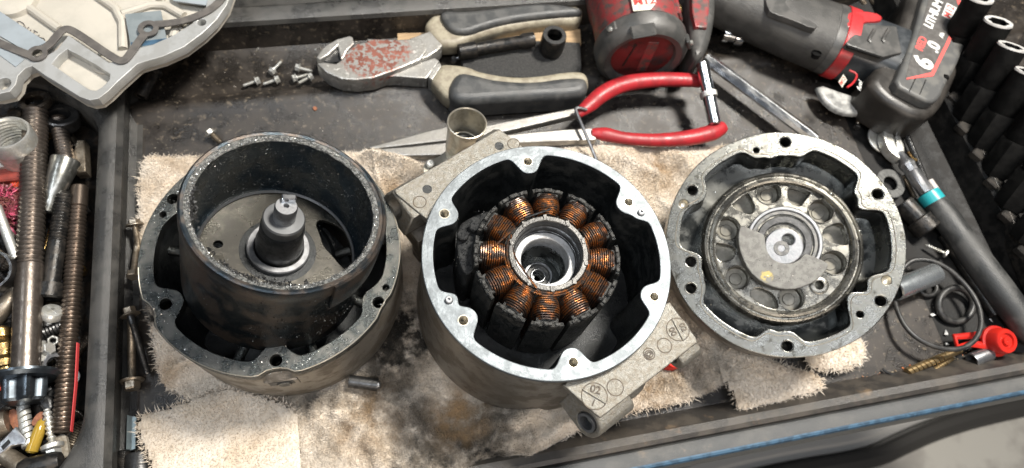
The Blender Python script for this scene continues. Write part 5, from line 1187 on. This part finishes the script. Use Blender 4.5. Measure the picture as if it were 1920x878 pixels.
def lbt(s, px, py, size, mat=WPR, sp=1.0, bold=.03): return text_mesh(s, size, .004, Matrix.Translation(at(px, py, zl + .045)) @ Matrix.Rotation(ang, 4, 'Z'), mat, 'label_print', bt, bold=bold, spacing=sp)
lbt('6', 1733, 118, 2.3, bold=.09); lbt('.0', 1751, 88, 1.5, bold=.05); lbt('Ah', 1766, 66, .5)
lbt('RED', 1728, 82, .95, bpy.data.materials['label_red'], .9); lbt('LITHIUM', 1751, 26, 1.12, sp=.85)
zb = MB().box((0, 0, 0), (1.75, .95, .02), Matrix.Translation(at(1780, 22, zl + .045)) @ Matrix.Rotation(ang, 4, 'Z')); sub(bt, 'print_box', zb, WPR)
text_mesh('M12', .92, .004, Matrix.Translation(at(1780, 22, zl + .065)) @ Matrix.Rotation(ang, 4, 'Z'), bpy.data.materials['label_red'], 'label_print', bt, bold=.02)
# a few things behind and under the tool
bolt('brown_bolt', 'brown bolt lying above the battery neck at the top edge', at(1628, -10, .8), at(1655, 24, .8), .35, .6, .5, OLDB, pitch=.12)
bolt('brown_bolt', 'second brown bolt at the top edge left of the battery', at(1600, -20, .8), at(1622, 10, .8), .3, .5, .5, OLDB, pitch=.12)
tube_thing('chrome_nut', 'chrome collar peeking out between tool head and handle', 'collar', [(.4, .2), (.5, 0), (.72, 0), (.8, .15), (.8, .7), (.6, .75), (.6, 1.3), (.8, 1.35), (.8, 1.8), (.3, 1.9)], at(1392, 72, 1.3), at(1352, 62, 1.3), CHROME)
t = thing('red_plug', 'small red plastic plug under the lower right bracket of the middle housing', 'plug', tuple(at(1265, 690, 1.5)))
finish('plug_body', MB().lathe([(.5, -2.6), (.85, -2.5), (.9, -.2), (.8, 0), (.3, .05), (.01, .02)], 28, Matrix.Translation(at(1264, 672, 2.4)) @ Matrix.Scale(.8, 4) @ Matrix.Rotation(.2, 4, 'Y')), REDP, t)
# slab, wood strip and sockets seen between the cutter handles
t = finish('wood_strip', MB().plate([at(*p, 1.0).xy for p in ((745, 62), (1088, 54), (1090, 82), (745, 90))], [], .4, 1.0, .04), MAT('raw_wood', (.42, .29, .16), (.30, .20, .11), 1, rough=.7, bump=.3, stretch=(.3, 4, 1))); tag(t, 'thin raw wood strip behind the black slab and cutter handles', 'wood strip')
t = finish('black_slab', MB().plate([at(*p, 1.15).xy for p in ((862, 72), (1058, 78), (1088, 80), (1091, 128), (1085, 150), (870, 140))], [], .1, 1.15, .08, 2), MAT('grainy_black_slab', (.030, .030, .030), (.06, .058, .055), 6, rough=.45, bump=.8, bscale=16, bump2=.6, b2scale=40, grit=((.5, .5, .48), 13, .70, .3))); tag(t, 'grainy black slab lying between the cutter handles', 'slab')
t, M_ = tube_thing('black_impact_socket', 'black impact socket standing between the cutter handles', 'socket', [(.62, -.6), (.66, 0), (.9, .02), (1.0, -.12), (1.05, -1.0), (1.02, -1.6), (.9, -2.2), (.95, -2.3)], at(1040, 66, 3.1), at(1040, 66, 3.1) + Vector((0, .02, 1)), BLKST)
finish('rim_ring', MB().ring(.62, .98, .0, .05, 40, .02, M_), STEEL_DK, t)  # flat dark steel ring on the socket top
t, M_ = tube_thing('black_extension', 'black extension shaft lying between the cutter handles', 'shaft', [(.2, 0), (.62, .1), (.66, 1.5), (.5, 1.6), (.5, 5.5), (.62, 5.7), (.62, 6.6), (.3, 6.7)], at(858, 98, 1.9), at(1010, 72, 1.9), BLKST)
bolt('small_screw', 'small pale screw beside the cutter joint under the upper handle', at(848, 112, .8), at(862, 108, .7), .15, .26, .25, STEEL, pitch=.08)

# ------------------------------------------------------------------ cover plate, gasket, sheets (top left)
CVR = MAT('bright_milled_aluminium', (.47, .475, .465), (.38, .38, .365), .7, rough=.42, rough2=.5, metal=.45, bump=.1, bscale=10)
CVF = MAT('blasted_aluminium', (.52, .485, .42), (.47, .44, .38), .4, rough=.65, metal=.15, bump=.3, bscale=24, bump2=.2)
zc = 6.0
cv = thing('cast_cover_plate', 'pale cast aluminium cover plate lying over the divider in the top left corner', 'cover plate', tuple(at(150, 80, zc)))
outl = [(-60, -80), (445, -80), (436, -20), (425, 10), (405, 38), (380, 62), (345, 88), (305, 106), (270, 116), (258, 120), (240, 136), (222, 152), (202, 172), (185, 185), (168, 188), (150, 182), (118, 162), (85, 142), (60, 124), (48, 128), (34, 142), (30, 158), (18, 172), (-10, 178), (-60, 178)]
win = [(97, 120), (110, 104), (126, 92), (150, 105), (180, 122), (206, 139), (205, 150), (192, 163), (180, 170), (168, 168), (140, 150)]
main_ = [(-50, -70), (392, -70), (392, -10), (384, 18), (360, 44), (325, 66), (285, 84), (250, 92), (222, 112), (205, 118), (128, 66), (108, 92), (75, 112), (40, 92), (-50, 40)]
eye = at(6, 157, zc); eh2 = at(378, 42, zc)
finish('milled_rim', MB().plate([at(*p, zc).xy for p in outl] , [[at(*p, zc).xy for p in win], [at(*p, zc).xy for p in main_], circle(eye.x, eye.y, .46, 24), circle(eh2.x, eh2.y, .30, 20)], zc - .75, zc, .05, 2), CVR, cv)
finish('cast_floor', MB().plate([at(*p, zc - .9).xy for p in ((-60, -80), (430, -80), (415, 15), (380, 55), (300, 100), (250, 118), (205, 165), (175, 178), (150, 170), (60, 118), (-60, 70))], [], zc - 1.24, zc - .78), CVF, cv)
finish('skirt', MB().plate([at(px * 1.0 + (0 if px < 0 else -2), py - 3, zc).xy for px, py in outl], [], zc - 1.25, zc - .75), CVF, cv)
for q in (((45, 8), (112, 56)), ((180, -10), (230, 26), (231, 92)), ((230, 26), (300, 4), (345, 30)), ((300, 4), (310, -30)), ((330, 52), (325, 72)), ((128, 84), (200, 128))):
    finish('cast_rib', MB().tube(smooth_path([at(*p, zc - .62) for p in q], 1), .32, 10, flat=.9), CVF, cv)
c_ = at(20, -5, zc - .6); finish('cast_boss', MB().lathe([(1.9, -.3), (1.75, .2), (1.5, .35), (.6, .35), (.5, -.1), (.01, -.1)], 40, Matrix.Translation(c_)), CVF, cv)
c_ = at(200, 118, zc - .7); finish('round_boss', MB().ring(.75, .98, -.1, .12, 36, .05, Matrix.Translation(c_)), CVF, cv)
c_ = at(353, 52, zc - .7); finish('round_boss', MB().ring(.4, .62, -.1, .3, 28, .05, Matrix.Translation(c_)), CVF, cv)
SHEET = MAT('grey_plastic_sheet', (.29, .325, .35), (.26, .29, .31), .5, rough=.42, bump=.05)
t = finish('grey_sheet', MB().plate([at(*p, zc + .02).xy for p in ((-50, 2), (0, 22), (88, 80), (50, 97), (0, 68), (-50, 40))], [], zc + .0, zc + .06), SHEET); tag(t, 'smooth blue-grey strip lying on the cover plate at the left edge', 'strip')
t = finish('narrow_sheet', MB().plate([at(*p, zc + .02).xy for p in ((-50, 55), (0, 88), (46, 112), (30, 126), (0, 104), (-50, 80))], [], zc + .0, zc + .06), SHEET); tag(t, 'narrow blue-grey strip below the gasket at the left edge', 'strip')
t = finish('blue_shim', MB().plate([at(*p, zc - .2).xy for p in ((235, 28), (302, 21), (315, 84), (247, 94))], [], zc - .25, zc - .13), MAT('blue_grey_shim', (.24, .27, .28), (.20, .23, .24), 1, rough=.4, metal=.2)); tag(t, 'square blue-grey shim lying in the cover plate under the gasket eyelet', 'shim')
sub(t, 'blue_edge', MB().plate([at(*p, zc - .12).xy for p in ((245, 80), (313, 72), (315, 80), (247, 89))], [], zc - .13, zc - .115), BLUE)
t = finish('upper_sheet', MB().plate([at(*p, zc - .1).xy for p in ((322, -20), (410, -20), (404, 3), (385, 10), (325, 2))], [], zc - .2, zc - .08), SHEET); tag(t, 'blue-grey strip at the top edge of the cover plate by the gasket end', 'strip')
GSK = MAT('grey_gasket', (.085, .078, .072), (.115, .105, .095), 1.5, rough=.5, bump=.15, bscale=12)
def ribbon(path, w, z0, z1, mat, parent, name, holes=()):
    P = smooth_path([Vector((p[0], p[1], 0)) for p in path], 2); Lf, Rt = [], []
    for i, p in enumerate(P):
        t_ = (P[min(i + 1, len(P) - 1)] - P[max(i - 1, 0)]).normalized(); n_ = Vector((-t_.y, t_.x, 0)); Lf.append((p + n_ * w / 2).xy); Rt.append((p - n_ * w / 2).xy)
    return finish(name, MB().plate(Lf + Rt[::-1], [], z0, z1, .02), mat, parent)
gk = thing('gasket', 'dark grey cut gasket with two eyelets lying across the cover plate', 'gasket', tuple(at(150, 80, zc + .1)))
zg = zc + .10
G1 = [at(*p, zg) for p in ((-40, 62), (0, 82), (30, 94), (56, 104))]; G2 = [at(*p, zg) for p in ((82, 92), (95, 82), (108, 66), (120, 54), (134, 56), (170, 80), (205, 104), (226, 116), (236, 112), (248, 96), (262, 76), (272, 64))]; G3 = [at(*p, zg) for p in ((290, 46), (320, 44), (350, 38), (385, 24), (408, 8), (425, -14), (432, -40))]
for G in (G1, G2, G3): ribbon(G, .56, zg - .05, zg + .07, GSK, gk, 'gasket_strip')
for px, py, r in ((70, 101, .64), (278, 54, .70)):
    p = at(px, py, zg); finish('eyelet', MB().ring(.34, r, -.051, .072, 36, .015, Matrix.Translation(p)), GSK, gk)
sc2 = MB()
for q in (((34, 44), (32, 41), (36, 40), (42, 43), (46, 47), (45, 50)), ((48, 50), (47, 53), (51, 55), (54, 51)), ((58, 55), (56, 60), (60, 62)), ((63, 57), (70, 61)), ((66, 58), (62, 64)), ((74, 66), (70, 68), (76, 71), (82, 72), (84, 76))):
    sc2.tube([at(*p, zc - .72) for p in q], .035, 5)
sub(cv, 'handwriting', sc2, MAT('pencil_mark', (.12, .11, .10), rough=.6)) if False else finish('handwriting', sc2, MAT('pencil_mark', (.12, .11, .10), rough=.6), cv)

# ------------------------------------------------------------------ left bin: bolts, rods, odds and ends
THR = MAT('oiled_thread_steel', (.22, .19, .165), (.13, .11, .095), 1.5, rough=.28, rough2=.4, metal=.85, bump=.1)
bolt('head_bolt', 'big flanged bolt with splined head, longest and thickest in the left bin', at(45, 755, 2.2), at(68, 203, 2.4), .80, 1.12, 1.35, THR, MAT('blued_bolt_head', (.10, .12, .14), (.06, .07, .08), 1, rough=.3, metal=.85), flange=1.9, smooth_frac=.37, n=28, pitch=.33, head='torx')
rod('threaded_rod', 'long fully threaded brown rod against the divider wall', at(116, 812, 1.4), at(149, 350, 1.2), .58, MAT('brown_thread', (.17, .135, .11), (.095, .075, .06), 1.5, rough=.3, rough2=.42, metal=.85), 'rod', .29, plain1=1.6)
bolt('socket_bolt', 'black socket head bolt pointing up between the big bolt and the long rod', at(91, 562, 1.6), at(121, 362, 1.8), .56, .82, 1.0, BLKST, smooth_frac=.45, pitch=.22, head='socket', n=20)
rod('threaded_stud', 'short dark threaded stud right of the top of the big bolt', at(108, 222, 1.6), at(124, 300, 1.6), .55, THR, 'stud', .28)
rod('threaded_stud', 'short grey threaded stud crossing behind the big bolt near its flange', at(30, 646, .9), at(122, 608, 1.2), .42, STEEL_DK, 'stud', .2)
tube_thing('zinc_threaded_collar', 'zinc collar with inner thread at the left edge', 'collar', [(1.35, -2.6), (1.45, -1.2), (1.5, -1.15), (1.5, -.2), (1.42, 0), (1.3, 0), (1.22, -.12)] + [(1.2 + .05 * (k % 2), -.2 - k * .13) for k in range(14)] + [(1.15, -2.2)], at(10, 248, 4.2), at(10, 248, 4.2) + Vector((.05, .18, 1)), ZINC, 48)
t = finish('zinc_block', MB().box((0, 0, 0), (4.0, 1.5, .8), Matrix.Translation(at(8, 300, 1.9)) @ Matrix.Rotation(.1, 4, 'Z'), .1), ZINC); tag(t, 'pale zinc block under the threaded collar at the left edge', 'block')
t = finish('red_block', MB().box((0, 0, 0), (4.2, 1.6, .9), Matrix.Translation(at(12, 326, 1.5)), .1), MAT('brick_red_plastic', (.28, .05, .035), (.20, .04, .03), 2, rough=.4)); tag(t, 'dull red block below the zinc block in the bin', 'block')
t = finish('orange_clip', MB().plate(smooth_loop([at(*p, 1.6).xy for p in ((14, 336), (34, 330), (42, 352), (38, 385), (30, 402), (22, 380), (26, 356))], 1), [], 1.0, 1.6, .1, 2), MAT('orange_plastic', (.75, .08, .02), rough=.35)); tag(t, 'bright orange plastic clip left of the big bolt', 'clip')
tube_thing('zinc_cone', 'shiny zinc cone nozzle right of the big bolt', 'nozzle', [(.55, .1), (.92, 0), (.95, .1), (.62, 2.6), (.45, 3.0), (.38, 3.9), (.1, 4)], at(124, 300, 2.1), at(88, 398, 1.7), MAT('dull_zinc', (.34, .34, .32), (.22, .22, .20), 2, rough=.3, metal=.9))
tube_thing('dark_ring', 'rusty dark ring at the top end of the big bolt', 'ring', [(.65, 0), (1.0, .02), (1.05, .2), (1.05, .5), (.9, .6), (.62, .5), (.65, 0)], at(70, 198, 2.2), at(70, 198, 2.2) + Vector((0, .3, 1)), OLD)
tube_thing('dark_collar', 'dark round collar under the cover plate corner', 'collar', [(.9, -1.2), (1.15, -1), (1.2, -.1), (1.1, 0), (.7, 0), (.65, -.3), (.6, -1)], at(112, 214, 2.0), at(112, 214, 2.0) + Vector((.2, .3, 1)), STEEL_DK)
tube_thing('grey_ring', 'grey curved ring at the left edge under the cover plate', 'ring', [(1.2, 0), (1.7, .02), (1.75, .2), (1.7, .4), (1.2, .4), (1.2, 0)], at(8, 205, 1.9), at(8, 205, 1.9) + Vector((0, .3, 1)), OLD)
tube_thing('steel_hose_clamp', 'dark oily ring standing at the left edge beside the big bolt', 'ring', [(1.15, 0), (1.3, 0), (1.32, .1), (1.3, 1.2), (1.15, 1.2), (1.15, 0)], at(-6, 512, 2.6), at(-6, 512, 2.6) + Vector((.1, -.2, 1)), STEEL_DK)
finish('nut_block', MB(), OLD) if False else None
t = finish('square_bar', MB().plate([at(*p, 1.3).xy for p in ((143, 262), (158, 262), (161, 322), (139, 324), (134, 296))], [], .4, 1.3, .1, 2), OLDB); tag(t, 'flat brown steel piece against the divider near the top of the bin', 'bar')
def nut(label, px, py, z, r, mat, tilt=(0, 0), name='hex_nut', group=None, h=.5):
    M_ = Matrix.Translation(at(px, py, z)) @ Matrix.Rotation(tilt[0], 4, 'X') @ Matrix.Rotation(tilt[1], 4, 'Y')
    o = finish(name, MB().plate(hexpts(r, random.random()), [circle(0, 0, r * .55, 18)], 0, h, .05, 1, M_), mat); tag(o, label, 'nut', group); return o
bolt('cross_head_screw', 'pale cross head screw facing up between big bolt and long rod', at(99, 580, 2.0), at(88, 622, .6), .4, .68, .55, ZINC, head='round', pitch=.15)
bolt('zinc_bolt', 'zinc hex bolt with wide washer right of the big bolt shank', at(95, 652, 1.9), at(66, 668, 1.2), .3, .42, .45, ZINC, pitch=.12, washer=.75)
nut('steel nut lying between the zinc bolt and the long threaded rod', 99, 680, 1.2, .72, STEEL, (.5, .6))
nut('small bright nut next to the long rod above the zinc bolt', 101, 640, 1.3, .34, ZINC, (.2, .3))
t = thing('brass_ball_stud', 'brass ball stud with stacked collars at the left edge', 'stud', tuple(at(8, 680, 1.2)))
finish('stud_body', MB().lathe([(.3, 0), (.5, .2), (.5, .5), (.62, .6), (.7, 1.0), (.55, 1.3), (.62, 1.6), (.7, 2.0), (.5, 2.4), (.62, 2.5), (.62, 3.0), (.4, 3.2)], 24, zframe(at(14, 706, 1.6), at(2, 630, 1.8))), BRASS, t)
t = finish('orange_plug', MB().lathe([(.5, 0), (.5, .3), (.3, .4)], 20, Matrix.Translation(at(6, 718, 1.4))), bpy.data.materials['orange_plastic']); tag(t, 'orange plastic dot at the left edge beside the bolt flange', 'plug')
LEA = MAT('orange_brown_scrap', (.28, .11, .055), (.18, .07, .04), 3, rough=.7, bump=.5, bscale=10)
for l, lab in ((((12, 772), (30, 764), (36, 790), (44, 806), (40, 815), (20, 802)), 'orange-brown scrap left of the drill bit'), (((58, 790), (72, 772), (84, 772), (86, 790), (70, 796), (60, 800)), 'orange-brown scrap right of the drill bit')):
    t = finish('leather_scrap', MB().plate(smooth_loop([at(*p, 1.5).xy for p in l], 1), [], 1.35, 1.5, .03), LEA); tag(t, lab, 'scrap')
twist('drill_bit', 'shiny twist drill bit pointing out under the splined bolt head', at(54, 838, 1.5), at(40, 740, 1.2), .36, ZINC, 3.5, shank=.25)
t = thing('yellow_fuse', 'amber glass fuse with silver tip lying below the leather scraps', 'fuse', tuple(at(70, 820, 1.4)))
finish('glass_body', MB().lathe([(.2, 0), (.34, .1), (.34, 1.3), (.28, 1.8), (.14, 2.0)], 20, zframe(at(58, 850, 1.5), at(80, 790, 1.5))), MAT('amber', (.34, .22, .03), rough=.15, spec=.7), t)
finish('tip', MB().tube([at(76, 800, 1.6), at(86, 778, 1.6)], [.12, .08], 8), CHROME, t)
bolt('long_screw', 'long bright coarse screw lying beside the amber fuse', at(102, 860, 1.5), at(88, 768, 1.6), .26, .45, .5, ZINC, pitch=.3, washer=.62)
t = thing('slotted_clamp', 'steel clamp bracket with a slot at the lower left edge', 'bracket', tuple(at(25, 820, 1.4)))
finish('clamp_plate', MB().plate([at(*p, 1.9).xy for p in ((-10, 838), (28, 800), (50, 824), (46, 832), (20, 836), (-10, 858))], [], 1.2, 1.9, .08, 2), STEEL, t)
finish('clamp_slot', MB().plate([at(*p, 1.92).xy for p in ((2, 838), (16, 824), (20, 830), (6, 844))], [], 1.7, 1.94), BLKST, t)
t = finish('brown_tube', MB().tube([at(-10, 800, 1.4), at(20, 790, 1.4)], [.9, .8], 18), OLDB); tag(t, 'brown steel tube end at the lower left edge above the clamp', 'tube')
t = finish('brown_rod', MB().tube([at(5, 850, 1.3), at(44, 876, 1.3)], [.5, .55], 16), OLDB); tag(t, 'brown scuffed rod crossing the lower left corner', 'rod')
t = finish('rubber_grip_end', MB().tube([at(50, 880, 1.9), at(104, 866, 1.9)], [.65, .62], 18, round_end=True), BLKST); tag(t, 'black rounded grip end at the very bottom of the bin', 'grip')
t = finish('aluminium_pin', MB().tube([at(-6, 388, 2.9), at(36, 502, 2.3)], [.30, .30], 16), ZINC); tag(t, 'pale aluminium pin leaning across the left edge below the pink wool', 'pin')
t = finish('bent_tube', MB().tube(smooth_path([at(-12, 600, 1.3), at(10, 575, 1.4), at(34, 545, 1.3)], 2), .55, 16), OLDB); tag(t, 'brown bent tube left of the big bolt shank', 'tube')
t = finish('rubber_wedge', MB().plate(smooth_loop([at(*p, 1.3).xy for p in ((70, 740), (95, 740), (100, 768), (84, 772), (68, 760))], 1), [], .6, 1.3, .2, 3), STEEL_DK); tag(t, 'dark curved wedge right of the splined bolt head', 'wedge')
t = finish('gold_pin', MB().tube([at(84, 470, 1.0), at(104, 408, 1.1), at(120, 384, 1.2)], [.14, .22, .3], 10), BRASS); tag(t, 'thin brass pin between the big bolt and the black socket bolt', 'pin')
t = finish('tan_stone', MB().box((0, 0, 0), (1.0, 1.5, .8), Matrix.Translation(at(112, 840, 1.0)) @ Matrix.Rotation(.2, 4, 'Z'), .25), MAT('crumbly_tan', (.30, .27, .22), (.2, .17, .13), 4, rough=.8, bump=.6)); tag(t, 'crumbly tan lump at the foot of the long threaded rod', 'lump')
t = finish('red_edge_card', MB().plate([at(*p, 1.9).xy for p in ((139, 640), (141, 640), (137, 720), (128, 808), (127, 806), (135, 720))], [], 1.3, 1.6), MAT('red_card', (.50, .05, .05), rough=.5)); tag(t, 'thin red card edge between the long rod and the divider', 'card')
# pink wool
t = thing('pink_wool', 'tuft of pink and red steel wool at the left edge', 'wool', tuple(at(10, 390, 2)))
mb = MB(); cW = at(10, 388, 1.8)
for _ in range(1500):
    d = Vector(RNG.normal(0, 1, 3)); d.normalize(); p = cW + Vector((d.x * 1.3, d.y * 1.5, d.z * .9)) * random.uniform(.55, 1.05); q = Vector(RNG.normal(0, .3, 3)); w = Vector(RNG.normal(0, .022, 3))
    r_ = p + q + Vector(RNG.normal(0, .12, 3)); m_ = (p + r_) / 2 + Vector(RNG.normal(0, .12, 3)); mb.add([p - w, p + w, m_ + w, m_ - w, r_ + w, r_ - w], [(0, 1, 2, 3), (3, 2, 4, 5)])
finish('fibres', mb, MAT('pink_fibre', (.55, .08, .16), (.16, .05, .04), 1.1, thr=(.45, .55), rough=.6, wear=((.62, .30, .36), 3, .56, .66)), t, kind='stuff')
finish('wool_core', MB().lathe([(.01, -.7), (.9, -.5), (1.2, 0), (.9, .5), (.01, .7)], 20, Matrix.Translation(cW)), MAT('wool_core', (.16, .03, .04), rough=.8), t)
# small loose hardware filling the bin
BM = [OLD, OLDB, STEEL_DK, THR, BLKST, STEEL, BRASS]
rr = random.Random(11)
MN = {OLD.name: 'dark rusty', OLDB.name: 'brown oiled', STEEL_DK.name: 'dark grey', THR.name: 'dull threaded', BLKST.name: 'black', STEEL.name: 'silver', BRASS.name: 'brass'}
def where(px, py):
    v = ('just under the cover plate', 'level with the zinc cone', 'level with the pink wool', 'beside the big bolt threads', 'beside the big bolt shank', 'near the big bolt flange', 'near the amber fuse', 'at the bottom edge')[max(0, min(7, int((py - 195) / 87)))]
    return v + ', ' + ('at the left frame edge' if px < 25 else 'left of the big bolt' if px < 50 else 'under the big bolt' if px < 85 else 'right of the big bolt' if px < 118 else 'by the divider')
USED = set()
L1, L2, L3 = 'small loose bolt in the oily heap at the bottom of the left bin', 'loose nut in the oily heap at the bottom of the left bin', 'loose washer in the oily heap at the bottom of the left bin'
for k in range(170):
    px, py = rr.uniform(-25, 148), rr.uniform(195, 890)
    if py < 300: px = min(px, 130)
    z = rr.uniform(-.7, .5); m_ = BM[min(6, int(rr.random() ** 1.3 * 7))]; kind_ = rr.random()
    if kind_ < .55:
        a_ = rr.uniform(0, 6.28); L_ = rr.uniform(1.0, 3.0); c_ = at(px, py, z); d = Vector((math.cos(a_), math.sin(a_), rr.uniform(-.3, .3))) * L_ / 2; r_ = rr.uniform(.14, .38)
        if max((c_ + d).x, (c_ - d).x) > xD0 - .3: continue
        lb0 = MN[m_.name] + (' loose bolt ' if L_ > 2 else ' stubby bolt ') + where(px, py)
        if lb0 in USED: continue
        USED.add(lb0)
        bolt('loose_bolt', MN[m_.name] + (' loose bolt ' if L_ > 2 else ' stubby bolt ') + where(px, py), c_ + d, c_ - d, r_, r_ * 1.8, r_ * 1.2, m_, group='loose bolts in the bin', pitch=.14, n=12, head=rr.choice(('hex', 'round', 'socket')), flange=rr.choice((0, r_ * 2.3)))
    elif (MN[m_.name] + ('n' if kind_ < .78 else 'w') + where(px, py)) in USED: continue
    elif kind_ < .78:
        USED.add(MN[m_.name] + 'n' + where(px, py)); nut(MN[m_.name] + ' loose nut ' + where(px, py), px, py, z, rr.uniform(.3, .65), m_, (rr.uniform(-.8, .8), rr.uniform(-.8, .8)), 'loose_nut', 'loose nuts in the bin')
    else:
        USED.add(MN[m_.name] + 'w' + where(px, py)); r_ = rr.uniform(.4, .9); w_ = washer(MN[m_.name] + ' loose washer ' + where(px, py), px, py, r_ * .5, r_, m_, z, (rr.uniform(-.7, .7), rr.uniform(-.7, .7))); w_['group'] = 'loose washers in the bin'; w_.name = 'loose_washer'

# ------------------------------------------------------------------ crumbs and grit on the tray
pts = []
for _ in range(2600):
    px, py = random.uniform(260, 1900), random.uniform(85, 300)
    p = at(px, py, .02)
    if p.x < xR - 3 and abs(p.y - ridge) > 1.0 and p.y < yB - .3 and mnoise.noise(Vector((p.x * .3, p.y * .3, 7))) > -.15: pts.append(p)
for _ in range(500):
    px = random.uniform(1560, 1900); f = random.random() ** 2; y0_ = 745 - (px - 1560) * .245; p = at(px, y0_ - 8 - f * 170, .02); pts.append(p)
t = finish('tray_crumbs', grit(pts, .015, .07), MAT('pale_crumbs', (.05, .045, .04), (.55, .50, .44), 1.7, thr=(.5, .55), rough=.4), smooth=False); tag(t, 'pale metal crumbs and grit scattered over the black tray', 'grit', kind='stuff')
pts = []
for _ in range(240):
    px = random.choice((random.gauss(1610, 30), random.gauss(1720, 50), random.gauss(1860, 25))); y0_ = 738 - (px - 1560) * .245; pts.append(at(px, y0_ - 6 - abs(random.gauss(0, 7)), .05))
t = finish('rust_crumbs', grit(pts, .03, .15), MAT('orange_crumbs', (.50, .16, .06), (.52, .42, .28), 2.5, thr=(.45, .55), rough=.5), smooth=False); tag(t, 'rusty orange and tan crumbs along the foot of the front lip', 'crumbs', kind='stuff')
pts = [at(px, py, .1) for px, py in ((466, 88), (484, 86), (485, 92), (530, 88), (548, 86), (560, 87), (592, 92), (600, 90), (435, 90), (574, 85))]
t = finish('metal_chips', grit(pts * 3, .08, .2), ZINC, smooth=False); tag(t, 'bright metal chips along the foot of the rear wall left of the cutters', 'chips', kind='stuff')
pts = [at(px, py, .25) for px, py in ((1775, 625), (1776, 645), (1782, 664), (1858, 601), (1748, 590))]
t = finish('white_pellets', grit(pts * 2, .12, .26), MAT('white_pellet', (.7, .7, .68), rough=.4), smooth=False); tag(t, 'few white pellets around the red plastic cap', 'pellets', kind='stuff')
t = finish('leaf_scrap', MB().plate(smooth_loop([at(*p, .1).xy for p in ((586, 202), (590, 199), (595, 202), (594, 206), (590, 208), (587, 205))], 1), [], .05, .14, .02), LEA); tag(t, 'tan scrap on the tray floor just below the cutter jaws', 'scrap')
t = finish('black_clip', MB().tube(smooth_path([at(*p, .3) for p in ((1655, 692), (1665, 700), (1685, 704), (1700, 706))], 1), .10, 8), RUB); tag(t, 'short black wire clip near the front lip right of the rag', 'clip')
p_ = at(210, 690, 1.2); t = finish('orange_paint_mark', MB().plate([(p_.x - .25, p_.y - .7), (p_.x - .05, p_.y - .9), (p_.x + .1, p_.y - .2), (p_.x + .05, p_.y + .7), (p_.x - .15, p_.y + .3)], [], 0, .02, 0, 1, Matrix.Identity(4)), bpy.data.materials['orange_plastic'])
t.matrix_world = Matrix.Translation((p_.x, p_.y, p_.z + .15)) @ Matrix.Rotation(math.radians(62), 4, 'Y') @ Matrix.Translation((-p_.x, -p_.y, 0)); tag(t, 'orange paint smear on the side of the divider', 'paint mark')
